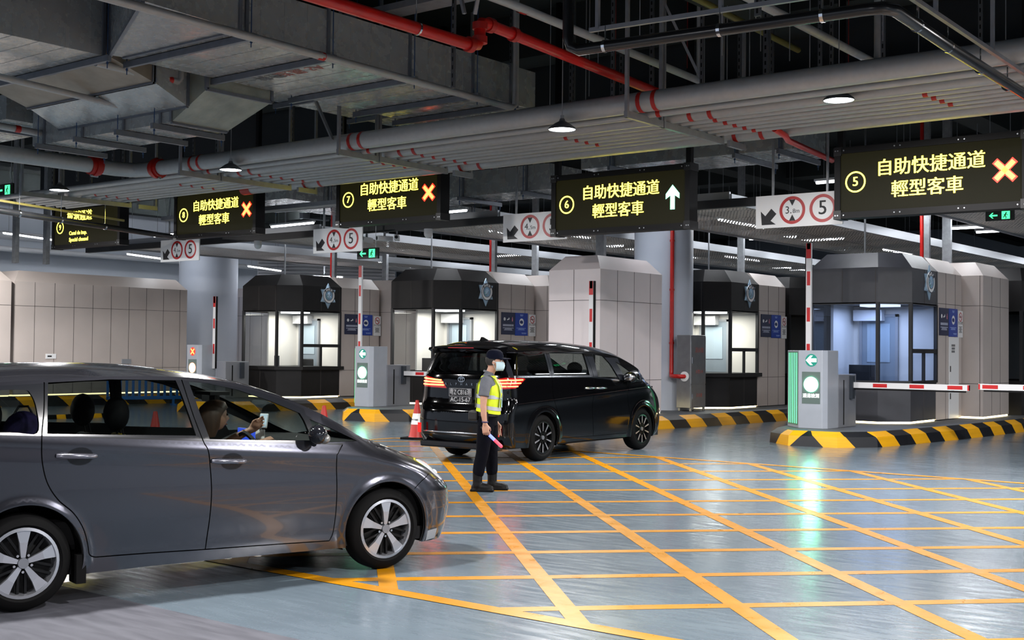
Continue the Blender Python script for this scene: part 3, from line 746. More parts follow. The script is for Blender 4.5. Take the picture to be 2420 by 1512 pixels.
# tall white door panel on the blue lit booth's clad end
t = thing('service_door', 'tall narrow white service door with small print on the blue lit booth', 'door', (-9.296, 27.66, KT), 0)
b = MB(); b.box(0, .018, -.31, .31, .02, 1.82); b.build('door_leaf', M_SIGNW, t)
b = MB(); b.box(.018, .03, -.27, -.24, 1.05, 1.18); b.box(.018, .03, -.27, -.24, .45, .58); b.build('door_lock', M_PLASTIC, t)
b = MB(); lines(b, -.18, .06, 1.66, .05, 3, 0, x=.018, ragged=.2); lines(b, -.2, .02, .72, .05, 2, 0, x=.018); b.build('lettering', MATS['print_grey'], t)
t = thing('wall_socket', 'small socket plate low on the long beige wall', 'socket', (-32.3, 19.6, 1.38), 0)
b = MB(); b.box(0, .012, -.16, .16, -.05, .09); b.build('plate', M_SIGNW, t); b = MB(); b.box(.012, .016, -.11, .02, .0, .04); b.build('slot', M_INK, t)
tag(MB().box(0, .03, -.16, .16, -.07, .07).build('wall_box', M_GREY, loc=(-32.3, 22.1, 1.25)), 'small grey box low on the long beige wall, right of the socket', 'box')

# ---------------------------------------------------------------- round columns, hydrant
def column(x, y, r, name, label):
    b = MB(); b.cyl((0, 0, 0), (0, 0, 8.4-KT), r, 48); o = struct(name, b, mat('column_paint', '#c0c8d6', .45, noise=(.6, .05)), label, smooth=40); o.location = (x, y, KT); return o
column(-16.16, 26.6, .735, 'column', 'round grey concrete column right of the pinkish white enclosure')
column(-34.2, 26.6, .98, 'column', 'round grey concrete column behind the end of the long panel wall')
t = thing('fire_main', 'red fire pipe running down the round column into the hydrant cabinet', 'pipe', (-15.59, 26.06, 0), 0)
b = MB(); b.tube([(.0, 0, 8.2), (0, 0, 1.24), (.01, -.02, 1.16), (.06, -.10, 1.12), (.16, -.19, 1.12), (.34, -.25, 1.12), (.42, -.22, 1.12), (.45, -.12, 1.12)], .05, 14); b.build('riser_pipe', M_RED, t, smooth=50)
b = MB(); b.ring((.45, -.135, 1.12), .05, .12, .02, 20); b.build('wall_flange', M_SIGNW, t, smooth=40)
pieces('pipe_collar', M_RED, t, [lambda b, z=z: b.cyl((0, 0, z), (0, 0, z+.05), .062, 12) for z in (1.9, 3.2, 4.4)], smooth=40)
t = thing('hydrant_cabinet', 'stainless steel hydrant cabinet on the kerb beside the round column', 'cabinet', (-14.98, 26.29, KT), 0)
b = MB(); b.box(-.39, 0, -.36, .36, .08, 1.84)
for s in (-.32, .3):
    b.box(-.37, -.31, s, s+.04, 0, .09); b.box(-.06, 0, s, s+.04, 0, .09)
b.build('body', M_STEEL, t, bevel=.01)
b = MB(); b.box(0, .014, -.34, .34, .66, 1.8); d = b.build('door', M_STEEL, t); b = MB(); b.box(.014, .035, -.31, -.29, 1.15, 1.3); b.build('handle', M_CHROME, d)
b = MB(); b.box(0, .014, -.34, .34, .1, .63); d2 = b.build('door', M_STEEL, t); b = MB(); b.box(.014, .035, -.31, -.29, .3, .42); b.build('handle', M_CHROME, d2)
kw = dict(X=(0, 1, 0), Yv=(0, 0, 1), N=(1, 0, 0))
b = MB(); b.text('消火栓', (.014, .03, 1.47), .14, .002, **kw); b.text('火警119', (.014, .03, .95), .1, .002, **kw); b.text('灭火器', (.014, .03, .38), .1, .002, **kw); b.build('lettering', mat('faded_red', '#9a4a42', .5), t)

# ---------------------------------------------------------------- barrier pylons, gate housings, booms
def hstripes(b, a, c, w, h, n, r0=.18, ph=.45):
    """a white boom with red blocks on its front face"""
    a = Vector(a); c = Vector(c); d = (c-a).normalized(); L = (c-a).length; b.bar(a, c, w, h, 0)
    s = ph
    while s < L-.05:
        e = min(s+.24, L); b.bar(a+d*s+Vector((0, -w*.02, 0)), a+d*e+Vector((0, -w*.02, 0)), w*1.0, h*.55, 1) ; s += n
def pylon(dx, dy, label, mode, where):
    t = thing('barrier_pylon', label, 'barrier', (-10.1+dx, 22.02+dy, KT), 0, 'barrier pylons')
    P = [(-.69, .44), (-.25, 0), (.23, 0), (.30, .1), (.30, .58), (-.69, .58)]
    b = MB(); b.prism(P, 0, 1.49); b.build('cabinet', mat('pylon_grey', '#a4aab4', .4, .25, noise=(5, .03)), t, bevel=.008)
    b = MB(); d = Vector((.707, -.707, 0)); nv = Vector((-.707, -.707, 0)); o = Vector((-.69, .44, 0))
    pieces('light_strip', M_LEDGS if mode == 'go' else M_GREY, t, [lambda b, i=i: b.bar(o+d*(.10+i*.105)+nv*.004+Vector((0, 0, .08)), o+d*(.10+i*.105)+nv*.004+Vector((0, 0, 1.44)), .006, .03, up=(.707, -.707, 0)) for i in range(5)])
    b = MB(); c1 = o+d*.03; c2 = o+d*.59
    b.hexa([c1+nv*.001+Vector((0,0,.05)), c2+nv*.001+Vector((0,0,.05)), c2+nv*.003+Vector((0,0,.05)), c1+nv*.003+Vector((0,0,.05)), c1+nv*.001+Vector((0,0,1.46)), c2+nv*.001+Vector((0,0,1.46)), c2+nv*.003+Vector((0,0,1.46)), c1+nv*.003+Vector((0,0,1.46))])
    b.build('strip_backing', mat('strip_backing', '#5b7f6c', .4), t)
    b = MB(); b.disc((.01, 0, 1.30), .12, .006, 32); s = b.build('lane_signal', mat('signal_dark_green', '#0b4a3c', .4, emit=(.0, .3, .22), es=.6) if mode == 'go' else mat('signal_dark_red', '#4a0b0b', .4, emit=(.6, .03, .02), es=1.2), t)
    b = MB()
    if mode == 'go':
        b.shape([(-.11, 0), (-.02, .09), (.03, .09), (-.02, .035), (.105, .035), (.105, -.035), (-.02, -.035), (.03, -.09), (-.02, -.09)], (.01, -.006, 1.30), .004)
        b.build('arrow', M_LEDW, s)
    else:
        for a in (1, -1): b.bar((.01-.075, -.009, 1.30-.075*a), (.01+.075, -.009, 1.30+.075*a), .005, .035)
        b.build('cross', M_LEDRC, s)
    b = MB(); b.box(-.18, .19, -.004, 0, .47, 1.08); s = b.build('signal_panel', mat('signal_panel', '#5a6a66', .4), t)
    b = MB(); b.disc((.005, -.004, .84), .14, .008, 36); b.build('signal_lamp', M_LEDGB if mode == 'go' else mat('led_red_lamp', '#ff5030', .5, emit=(1., .25, .10), es=9.), s, label=None) if False else b.build('signal_lamp', M_LEDGB if mode == 'go' else mat('led_red_lamp', '#ff5030', .5, emit=(1., .25, .10), es=9.), s)
    if mode == 'go':
        b = MB(); b.text('通道檢測', (.005, -.004, .62), .11, .002, bold=.02, width=.31/4.1*1.0) if False else b.text('通道檢測', (.005, -.004, .62), .085, .002, bold=.02); b.build('lettering', M_LEDW, s)
    return t
def gate(x, y, label, boom=None, up=None, blabel=None, ulabel=None, ux=0, uy=0):
    t = thing('gate_housing', label, 'barrier', (x, y, KT), 0, 'boom gate housings')
    b = MB(); b.box(-.4, 0, 0, .84, 0, 1.03); b.build('cabinet', mat('gate_grey', '#7d8088', .4, .3), t, bevel=.01)
    b = MB(); b.box(0, .004, .22, .26, .05, .92); b.build('door_gap', M_BLACK, t)
    b = MB(); b.box(0, .07, .50, .62, .55, 1.0); b.build('boom_bracket', mat('bracket_dark', '#3a4048', .4, .4), t)
M_BOOM = mat('boom_white', '#dcdcde', .35)
M_BOOMR = mat('boom_red', '#c01518', .35)
def boom(p, q, label, dark=None):
    t = thing('barrier_boom', label, 'barrier arm', p, 0, 'red and white barrier booms')
    p = Vector(p); q = Vector(q)-p; d = q.normalized(); L = q.length; N = Vector((0, -1, 0))
    side = d.cross(N)
    b = MB(); b.bar((0, 0, 0), q, .05, .11 if abs(d.z) < .5 else .05, up=(0, 0, 1)) if abs(d.z) < .5 else b.box(-.055, .055, -.025, .025, 0, L)
    b.build('arm', M_BOOM, t)
    s = .42; hz = abs(d.z) < .5
    while s < L-.1:
        e = min(s+.28, L); a = d*s+N*.026; c = d*e+N*.026; b = MB()
        if hz: b.hexa([v+Vector((0, 0, k)) for k in (-.035, .035) for v in (a, c, c+Vector((0, .002, 0)), a+Vector((0, .002, 0)))])
        else: b.box(-.035, .035, -.027, -.025, s, e)
        b.build('red_band', M_BOOMR, t); s += .72
    b = MB()
    if hz: b.box(L*d.x-.03 if d.x > 0 else L*d.x, L*d.x if d.x > 0 else L*d.x+.03, -.03, .03, -.05, .05)
    else: b.box(-.052, .052, -.027, .027, L-.3, L)
    b.build('red_tip', M_BOOMR, t)
    b = MB()
    if abs(d.z) < .5: b.bar(Vector((0, .01, -.075)), q*.97+Vector((0, .01, -.075)), .03, .03)
    else: b.box(-.085, -.055, .0, .03, 0, L*.96) if not dark else b.box(.055, .085, -.02, .03, 0, L)
    b.build('rubber_edge', M_BLACK, t)
pylon(0, 0, 'silver barrier pylon with glowing green disc on the nearest right island', 'go', '')
gate(-9.8, 22.62, 'grey boom gate housing behind the right green lit pylon')
boom((-9.76, 23.2, 1.1), (-7.5, 23.2, 1.1), 'lowered red and white boom reaching right from the right pylon')
boom((-4.4, 23.2, 1.13), (-7.33, 23.2, 1.13), 'lowered red and white boom cut by the right picture edge')
boom((-10.55, 22.9, 1.2), (-10.55, 22.9, 3.9), 'raised red and white boom standing upright behind the right pylon')
pylon(-11.72, -.33, 'silver barrier pylon with glowing green disc left of the black van', 'go', '')
gate(-21.5, 22.25, 'grey boom gate housing beside the black van')
boom((-21.45, 22.8, 1.1), (-19.0, 22.8, 1.1), 'lowered red and white boom running behind the black van')
boom((-22.78, 22.55, 1.2), (-22.78, 22.55, 3.85), 'raised slim red and white boom behind the left green lit pylon')
pylon(-18.62, -.2, 'silver barrier pylon with red cross and red disc above the grey car roof', 'stop', '')
gate(-27.85, 22.3, 'grey boom gate housing above the grey car roof')
boom((-28.36, 22.3, 1.1), (-28.36, 22.3, 3.15), 'raised red and white boom in front of the far round column', True)
boom((-15.10, 21.9, 1.2), (-15.10, 21.9, 3.22), 'raised red and white boom in front of the pinkish white enclosure', True)
gate(-15.1, 21.25, 'grey boom gate housing hidden behind the black van roof')

# ---------------------------------------------------------------- hanging LED lane signs
def led_sign(x, z, w, num, l1, l2, sig, label, en=None):
    h = 1.15
    t = thing('led_sign', label, 'sign', (x, 18.95, z), 0, 'hanging LED lane signs')
    b = MB(); fr = .10
    b.box(0, w, .02, .26, 0, h); b.box(0, w, -.02, .02, 0, fr); b.box(0, w, -.02, .02, h-fr, h); b.box(0, fr, -.02, .02, 0, h); b.box(w-fr, w, -.02, .02, 0, h)
    b.build('housing', M_BLACK, t)
    b = MB(); b.box(fr, w-fr, .005, .019, fr, h-fr); b.build('display', mat('led_panel', '#0d0d08', .8, spec=.2, emit=(.20, .18, .04), es=.03, noise=(60, .3)), t)
    for xx in (.02, w-.12):
        b = MB(); b.box(xx, xx+.10, .05, .15, h, 8.4-z); b.build('hanger_post', M_BLACK, t)
    pieces('corner_bracket', mat('bracket_black', '#121214', .4, .3), t, [lambda b, xx=xx, zz=zz: b.box(xx, xx+.13, -.028, .27, zz, zz+.14) for xx in (-.012, w-.118) for zz in (-.01, h-.13)])
    b = MB()
    for xx in (.02, .06, .16, w-.16, w-.06, w-.02, w*.33, w*.36, w*.66, w*.69):
        for zz in (.05, h-.05): b.cyl((xx, -.03, zz), (xx, -.022, zz), .012, 8)
    b.build('bolt', M_STEEL, t)
    y = .004; k = w/3.03
    b = MB(); b.ring((.35*k, y, .58), .145, .17, .004, 40); b.build('number_ring', M_LEDY, t)
    b = MB(); b.text(str(num), (.35*k, y, .58), .21, .003, bold=.02); b.build('lettering', M_LEDY, t)
    b = MB()
    if en:
        b.text(l1, (1.3, y, .84), .30, .003, bold=.02)
        b.text(en[0], (.82, y, .40), .15, .003, bold=.02, align='LEFT'); b.text(en[1], (.82, y, .22), .15, .003, bold=.02, align='LEFT')
    else:
        b.text(l1, (1.545*k, y, .755), .285, .003, bold=.02, width=k); b.text(l2, (1.505*k, y, .40), .285, .003, bold=.02, width=k)
    b.build('lettering', M_LEDY, t)
    if sig == 'x':
        b = MB()
        for a in (1, -1): b.bar((2.68*k-.13, y-.003, .58-.13*a), (2.68*k+.13, y-.003, .58+.13*a), .006, .075)
        b.build('cross', mat('led_cross', '#ff7030', .5, emit=(1., .34, .09), es=1.7), t)
        b = MB()
        for a in (1, -1): b.bar((2.68*k-.148, y, .58-.148*a), (2.68*k+.148, y, .58+.148*a), .003, .105)
        b.build('cross_edge', M_LEDR, t)
    elif sig == 'up':
        b = MB(); b.shape([(-.045, -.22), (.045, -.22), (.045, .03), (.14, -.03), (.14, .06), (0, .22), (-.14, .06), (-.14, -.03), (-.045, .03)], (2.67, y, .57), .005)
        b.build('arrow', mat('led_arrow', '#80ffd0', .5, emit=(.22, 1., .52), es=2.6), t)
L1, L2 = '自助快捷通道', '輕型客車'
led_sign(-8.29, 3.90, 3.03, 5, L1, L2, 'x', 'hanging LED lane sign five with red cross, largest at right')
led_sign(-14.01, 3.90, 3.03, 6, L1, L2, 'up', 'hanging LED lane sign six with green up arrow above the van')
led_sign(-19.92, 4.39, 3.08, 7, L1, L2, 'x', 'hanging LED lane sign seven with red cross')
led_sign(-25.75, 4.40, 3.12, 8, L1, L2, 'x', 'hanging LED lane sign eight with red cross')
led_sign(-31.26, 4.38, 3.2, 9, '檢測通道', '', '', 'hanging LED lane sign nine partly crossed by a dark pipe', ('Canal de insp.', 'Special channel'))

# ---------------------------------------------------------------- height and speed limit boards
def limit_board(x, z, num, label, wide=1.67):
    t = thing('limit_sign', label, 'sign', (x, 20.45, z), 0, 'white height and speed limit boards')
    b = MB(); b.box(0, wide, 0, .03, 0, .59); b.build('board', M_SIGNW, t)
    pieces('red_ring', M_SIGNR, t, [lambda b, xx=xx: b.ring((xx, 0, .30), .195, .25, .003, 40) for xx in (.72, 1.3)])
    b = MB(); b.shape([(-.14, -.13), (.14, -.13), (.035, -.06), (.15, .06), (.05, .16), (-.07, .03), (-.16, .12)], (.26, 0, .19), .003); b.build('arrow', M_INK, t)
    b = MB(); b.text(num[0]+'.', (.645, 0, .30), .19, .002); b.text(num[1]+'m', (.795, 0, .28), .11, .002); b.text('5', (1.3, 0, .30), .36, .002, bold=.012)
    b.build('lettering', M_INK, t)
    pieces('height_marker', M_INK, t, [lambda b: b.shape([(0, .08), (-.06, .19), (.06, .19)], (.72, -.002, .30), .004), lambda b: b.shape([(0, -.08), (.06, -.19), (-.06, -.19)], (.72, -.002, .30), .004)])
    pieces('hanger', M_GALV, t, [lambda b, xx=xx: b.box(xx, xx+.04, .03, .06, .2, 8.4-z) for xx in (.3, 1.35)])
limit_board(-10.47, 3.98, '38', 'white limit board reading 3.8m and 5 beside the five sign')
limit_board(-16.40, 4.0, '45', 'white limit board reading 4.5m, half hidden by the six sign')
limit_board(-22.30, 4.0, '45', 'white limit board reading 4.5m and 5 below the seven sign')
limit_board(-28.38, 4.01, '45', 'white limit board reading 4.5m and 5 below the eight sign')

# ---------------------------------------------------------------- exit signs, cameras
def exit_sign(x, y, z, label, arrow=True, s=1., top=8.4):
    t = thing('exit_sign', label, 'sign', (x, y, z), 0, 'green running man exit signs')
    b = MB(); b.box(-.35*s, .35*s, 0, .05, -.13*s, .13*s); b.build('housing', mat('exit_dark', '#0a1410', .4), t)
    g = mat('exit_green', '#30e080', .5, emit=(.06, .85, .28), es=1.5)
    b = MB(); b.shape([(.0, -.1*s), (.2*s, -.1*s), (.2*s, .1*s), (0, .1*s)], (.05*s, 0, 0), .003); b.build('pictogram', g, t)
    b = MB(); b.disc((.16*s, -.003, .06*s), .016*s, .002, 12); b.bar((.155*s, -.004, .045*s), (.13*s, -.004, -.01*s), .003, .028*s); b.bar((.13*s, -.004, -.01*s), (.16*s, -.004, -.05*s), .003, .02*s); b.bar((.16*s, -.004, -.05*s), (.15*s, -.004, -.09*s), .003, .018*s)
    b.bar((.13*s, -.004, -.01*s), (.09*s, -.004, -.06*s), .003, .02*s); b.bar((.15*s, -.004, .03*s), (.10*s, -.004, .0), .003, .014*s); b.bar((.15*s, -.004, .03*s), (.2*s, -.004, 0), .003, .014*s); b.build('figure', mat('exit_figure', '#06301a', .5), t)
    b = MB(); b.shape([(-.14, 0), (-.04, .09), (0, .09), (-.06, .025), (.12, .025), (.12, -.025), (-.06, -.025), (0, -.09), (-.04, -.09)], (-.15*s, 0, 0), .003, X=(s*.8, 0, 0), Yv=(0, 0, s*.8)); b.build('arrow', g, t)
    pieces('hanger', M_GALV, t, [lambda b, xx=xx: b.cyl((xx, .025, .13*s), (xx, .025, top-z), .008, 6) for xx in (-.25*s, .25*s)])
exit_sign(-28.6, 16.0, 5.52, 'green exit sign with running man at the left picture edge', s=1.15)
exit_sign(-9.35, 17.6, 5.62, 'green exit sign mostly hidden above the pipe rack', s=.8)
exit_sign(-20.9, 20.9, 3.98, 'green exit sign under the limit board of lane seven')
exit_sign(-7.2, 24.0, 4.36, 'green exit sign at the right below the five sign', s=.75)
def dome_camera(x, y, z, label):
    t = thing('dome_camera', label, 'camera', (x, y, z), 0, 'dome cameras under the gantry beam')
    b = MB(); b.cyl((0, 0, 0), (0, 0, .12), .1, 18); b.build('mount', M_WHITE, t, smooth=40)
    b = MB(); b.lathe([(.0, -.1), (.05, -.085), (.085, -.05), (.1, 0)], n=18); b.build('dome', M_WHITE, t, smooth=50)
dome_camera(-19.2, 21.17, 4.38, 'white dome camera under the beam right of sign seven')
dome_camera(-25.2, 21.17, 4.38, 'white dome camera under the beam near sign eight')
def box_camera(x, y, z, rz, label):
    t = thing('security_camera', label, 'camera', (x, y, z), rz, 'box cameras under the gantry beam')
    b = MB(); b.box(-.06, .06, -.2, .2, -.06, .06); b.build('body', M_WHITE, t, bevel=.015)
    b = MB(); b.cyl((0, -.2, 0), (0, -.22, 0), .04, 14); b.build('lens', M_PLASTIC, t)
    b = MB(); b.box(-.02, .02, -.02, .02, .06, .16); b.build('bracket', M_GREY, t)
box_camera(-20.2, 21.17, 4.34, .7, 'white box camera below the beam right of the limit board')
box_camera(-20.6, 21.17, 4.34, -.4, 'white box camera turned aside below the beam')
box_camera(-21.2, 21.17, 4.34, .2, 'white box camera right behind the limit board')

# ---------------------------------------------------------------- cones, plastic barrier, wheel stop
def cone(x, y, h, label):
    t = thing('traffic_cone', label, 'cone', (x, y, 0), .3, 'orange traffic cones')
    b = MB(); b.box(-.24, .24, -.24, .24, 0, .04); b.build('base', M_RUBBER, t, bevel=.01)
    b = MB(); b.lathe([(.165, .04), (.148, .07), (.030, h), (.018, h), (0, h-.005)], n=24); b.build('cone_body', M_ORANGE, t, smooth=40)
    b = MB(); r = lambda z: .148-(z-.07)*(.118/(h-.07))
    b.lathe([(r(h*.38)+.004, h*.38), (r(h*.66)+.004, h*.66)], n=24); b.build('reflective_sleeve', M_SIGNW, t, smooth=40)
    b = MB(); cy, sy = math.cos(.3), math.sin(.3)
    b.text('澳門海關', (0, -r(h*.5)-.006, h*.5), .036, .002, bold=.01); b.text('C.S.', (0, -r(h*.40)-.006, h*.40+.0), .05, .002, bold=.01) if False else None
    b.build('lettering', M_INK, t)
cone(-16.05, 17.44, .74, 'orange cone with white sleeve beside the rear corner of the black van')
cone(-16.2, 15.17, .70, 'orange cone tip showing over the grey car bonnet')
cone(-16.08, 11.54, .72, 'orange cone seen through the rear door window of the grey car')
t = thing('crowd_barrier', 'blue plastic barrier panel seen through the grey car windows', 'barrier', (-30.3, 21.4, 0), 1.2)
b = MB(); mB = mat('barrier_blue', '#1c62a8', .4)
b.box(-1.1, 1.1, -.03, .03, .92, 1.0); b.box(-1.1, 1.1, -.03, .03, .18, .28); b.box(-1.1, -1.03, -.03, .03, .18, 1); b.box(1.03, 1.1, -.03, .03, .18, 1); b.build('frame', mB, t, bevel=.01)
pieces('bar', mB, t, [lambda b, i=i: b.box(-.93+i*.18, -.86+i*.18, -.02, .02, .28, .92) for i in range(11)])
pieces('foot', mB, t, [lambda b, s=s: b.box(s-.03, s+.03, -.25, .25, .0, .05).box(s-.03, s+.03, -.03, .03, .05, .2) for s in (-.8, .8)])
t = thing('wheel_stop', 'low yellow and black rubber bar on the floor beyond the grey car', 'bar', (-26.1, 16.7, 0), -.1)
for i in range(8):
    b = MB(); b.add([(-.08, -.9+i*.225, 0), (.08, -.9+i*.225, 0), (.04, -.9+i*.225, .1), (-.04, -.9+i*.225, .1), (-.08, -.675+i*.225, 0), (.08, -.675+i*.225, 0), (.04, -.675+i*.225, .1), (-.04, -.675+i*.225, .1)], [(0, 1, 2, 3), (4, 7, 6, 5), (0, 4, 5, 1), (1, 5, 6, 2), (2, 6, 7, 3), (3, 7, 4, 0)])
    b.build('segment', M_YEL if i % 2 else M_RUBBER, t)
# ---------------------------------------------------------------- ducts
def duct_mat():
    m = mat('duct_sheet', '#a2a7a8', .28, .28, noise=(4, .06), rnoise=(6, .18, .34), bump=(1.3, .12)); return m
M_DUCT = duct_mat()
M_DUCTB = mat('duct_beam', '#6a707a', .4, .3, noise=(8, .12))
G_D = 'sheet metal air ducts'
def duct(label, x0, x1, y0, y1, z0, z1, along='y', step=1.5, first=.9, ribs=(), seams=.36):
    t = thing('air_duct', label, 'duct', ((x0+x1)/2, (y0+y1)/2, z0), 0, G_D)
    cx, cy = (x0+x1)/2, (y0+y1)/2
    b = MB(); b.box(x0-cx, x1-cx, y0-cy, y1-cy, 0, z1-z0)
    s = (y0 if along == 'y' else x0)+seams
    while s < (y1 if along == 'y' else x1)-.05:      # folded seams
        if along == 'y': b.box(x0-cx-.003, x1-cx+.003, s-cy-.004, s-cy+.004, -.004, z1-z0)
        else: b.box(s-cx-.004, s-cx+.004, y0-cy-.003, y1-cy+.003, -.004, z1-z0)
        s += seams
    b.build('casing', M_DUCT, t)
    for r in ribs:
        b = MB()
        if along == 'y':
            b.box(x0-cx-.18, x1-cx+.16, r-cy-.03, r-cy+.03, -.10, -.01); b.box(x0-cx-.03, x1-cx+.03, r-cy-.025, r-cy+.025, 0, z1-z0+.03)
        else:
            b.box(r-cx-.03, r-cx+.03, y0-cy-.18, y1-cy+.16, -.10, -.01); b.box(r-cx-.025, r-cx+.025, y0-cy-.03, y1-cy+.03, 0, z1-z0+.03)
        b.build('flange_beam', M_DUCTB, t)
        b = MB()
        for q in ((x0-cx-.13, x1-cx+.11) if along == 'y' else (y0-cy-.13, y1-cy+.11)):
            p = (q, r-cy) if along == 'y' else (r-cx, q)
            b.cyl((p[0], p[1], -.2), (p[0], p[1], 8.4-z0), .008, 6); b.cyl((p[0], p[1], -.14), (p[0], p[1], -.11), .018, 6)
        b.build('hanger_rod', mat('rod_blue', '#2d4a72', .4, .4), t)
    return t
dm = duct('large silver duct running away from the camera above the six and seven signs', -15.5, -12.95, 10.45, 17.0, 5.9, 6.55, ribs=(10.62, 12.1, 13.8, 15.3, 16.3), seams=.42)
for nm, cc, col in (('lettering', '送風 SA', 'faded_red'), ('lettering', '排煙', 'print_grey')):
    b = MB(); b.text(cc, (.2 if nm and col == 'faded_red' else -.5, -1.2, -.003), .30, .002, X=(1, 0, 0), Yv=(0, 1, 0), N=(0, 0, -1)); b.build(nm, MATS[col], dm)
duct('silver duct at the upper left picture corner, ending in a flange', -19.2, -15.6, 2, 10.2, 5.9, 6.7, ribs=(8.3, 10.2), seams=.4)
duct('lower cross duct with blue grey front face left of the large duct', -20.5, -16.45, 12.0, 13.1, 5.3, 5.98, 'x', ribs=(-20.1, -18.9, -17.7, -16.7), seams=.6)
duct('lower duct far left below the duct bend', -27, -20.7, 11.6, 12.9, 5.75, 6.2, 'x', ribs=(-25.5, -23.5, -21.5), seams=.6)
duct('grey duct across lane six above its sign, lit yellow from below', -14.6, -9.9, 20.75, 22.2, 5.45, 6.15, 'x', ribs=(-13.8, -11, -10.1), seams=.8)
duct('dark duct across lane seven behind its sign', -21.6, -15.6, 21.0, 22.2, 5.15, 5.7, 'x', ribs=(-20.5, -18, -16.2), seams=.8)
duct('pale duct running back over the far left lanes', -26.5, -24.5, 21.5, 38, 5.6, 6.1, 'y', ribs=(23, 26, 29, 32), seams=.9)
duct('grey duct higher up left of the large silver duct', -18.45, -15.9, 13.6, 19.5, 6.5, 7.1, 'y', ribs=(14, 16, 18), seams=.9)
def hull(name, label, A, B_, mtl):
    t = thing(name, label, 'duct', A[0], 0, 'duct bends and reducers')
    o = Vector(A[0]); P = [Vector(p)-o for p in A]+[Vector(p)-o for p in B_]
    b = MB(); b.hexa([P[0], P[1], P[2], P[3], P[4], P[5], P[6], P[7]]); b.build('casing', mtl, t)
    for q in (P[:4], P[4:]):
        b = MB()
        for i in range(4):
            a, c = q[i], q[(i+1) % 4]
            if (c-a).length > .05: b.bar(a, c, .05, .05)
        b.build('flange', M_DUCTB, t)
    return t
def ringx(x, y0, y1, z0, z1): return [(x, y0, z0), (x, y1, z0), (x, y1, z1), (x, y0, z1)]
def ringy(y, x0, x1, z0, z1): return [(x0, y, z0), (x1, y, z0), (x1, y, z1), (x0, y, z1)]
M_TAN = mat('duct_tan', '#857d70', .5, .15, noise=(3, .2))
hull('duct_bend', 'sloping tan duct bend between the upper left duct and the lower cross duct', ringy(10.25, -19.1, -15.65, 5.95, 6.6), ringy(11.2, -19.3, -15.8, 5.72, 6.3), M_TAN)
hull('duct_bend', 'pale sloping duct reducer just in front of the lower cross duct', ringy(11.22, -19.3, -15.8, 5.72, 6.3), ringy(11.98, -19.6, -16.0, 5.50, 6.1), M_DUCT)
hull('duct_bend', 'slanted start of the large silver duct beside the upper left duct', [(-15.5, 10.25, 5.9), (-12.72, 8.85, 5.9), (-12.72, 8.85, 6.9), (-15.5, 10.25, 6.9)], [(-15.45, 10.44, 5.9), (-12.86, 10.44, 5.9), (-12.86, 10.44, 6.55), (-15.45, 10.44, 6.55)], M_DUCT)
hull('duct_bend', 'duct outlet wrapped in crumpled plastic film below the large duct', ringx(-15.55, 12.0, 13.3, 5.72, 6.3), ringx(-16.43, 12.0, 13.1, 5.3, 5.9), mat('plastic_film', '#8d9288', .25, .1, noise=(2.2, .25), bump=(6, .8)))

# ---------------------------------------------------------------- pipe rack
G_P = 'insulated pipes on the rack'
TX = [-3.8, -9.74, -15.72, -20.2, -26.0]
def pipe(label, path, r, bands=(), group=None, mtl=None, name='pipe', seams=0, seg=14):
    t = thing(name, label, 'pipe', path[0], 0, group)
    o = Vector(path[0]); b = MB(); b.tube([Vector(p)-o for p in path], r, seg); b.build('pipe_run', mtl or M_PIPE, t, smooth=50)
    for bb in bands:
        x, y, z = bb[:3]; w = bb[3] if len(bb) > 3 else .07; d = Vector(bb[4]) if len(bb) > 4 else Vector((1, 0, 0))
        c = Vector((x, y, z))-o; b = MB(); b.cyl(c-d*w/2, c+d*w/2, r*1.02+.003, seg, cap=False); b.build('red_band', M_REDBAND, t, smooth=50)
    return t
def bx(y, z, r, offs_=(.12, .45), lo=-22): return [(x+o, y, z) for x in TX for o in offs_ if x+o > lo]
yn = 15.25
pipe('thick grey near pipe of the rack, bending toward the camera at left', [(-22.1, 8.5, 5.36), (-22.1, 12, 5.36), (-22.1, 14.8, 5.36), (-21.95, 15.15, 5.36), (-21.6, yn, 5.36), (-15, yn, 5.36), (-9, yn, 5.36), (-2, yn, 5.36), (6, yn, 5.36)], .15, bx(yn, 5.36, .15, (.1, .35)), G_P)
tag_ = None
for nm, p, d in (('left bend', (-22.1, 14.3, 5.36), (0, 1, 0)), ('left bend end', (-21.3, yn, 5.36), (1, 0, 0))):
    t = thing('pipe_coupling', 'red grooved coupling on the thick pipe at the ' + nm, 'coupling', p, 0)
    b = MB(); d = Vector(d); b.cyl(-d*.12, d*.12, .185, 16); b.cyl(-d*.04, d*.04, .215, 16); b.build('coupling_body', M_REDBAND, t, smooth=40)
    b = MB()
    for s in (-1, 1): b.cyl(Vector((0, 0, s*.2))-d*.08, Vector((0, 0, s*.2))+d*.08, .03, 8)
    b.build('bolt', M_STEEL, t)
pipe('slim grey pipe under the near thick pipe of the rack', [(-29, 15.55, 5.24), (6, 15.55, 5.24)], .06, bx(15.55, 5.24, .06, (.2,)), G_P)
pipe('medium grey pipe, second thick one in the rack', [(-28.2, 16.2, 5.31), (6, 16.2, 5.31)], .115, bx(16.2, 5.31, .1, (.38, .72)), G_P)
for i, (y, r) in enumerate(((16.5, .055), (16.78, .05), (17.05, .055), (17.33, .05), (17.6, .045))):
    pipe('slim grey conduit in the rack, %s of five behind the medium pipe' % ['first', 'second', 'third', 'fourth', 'fifth'][i], [(-28.4, y, 5.2+r), (6, y, 5.2+r)], r, [(x+.62+i*.02+o, y, 5.2+r) for x in TX for o in ((0, 3.2) if i < 4 else (0,))], G_P, seg=10)
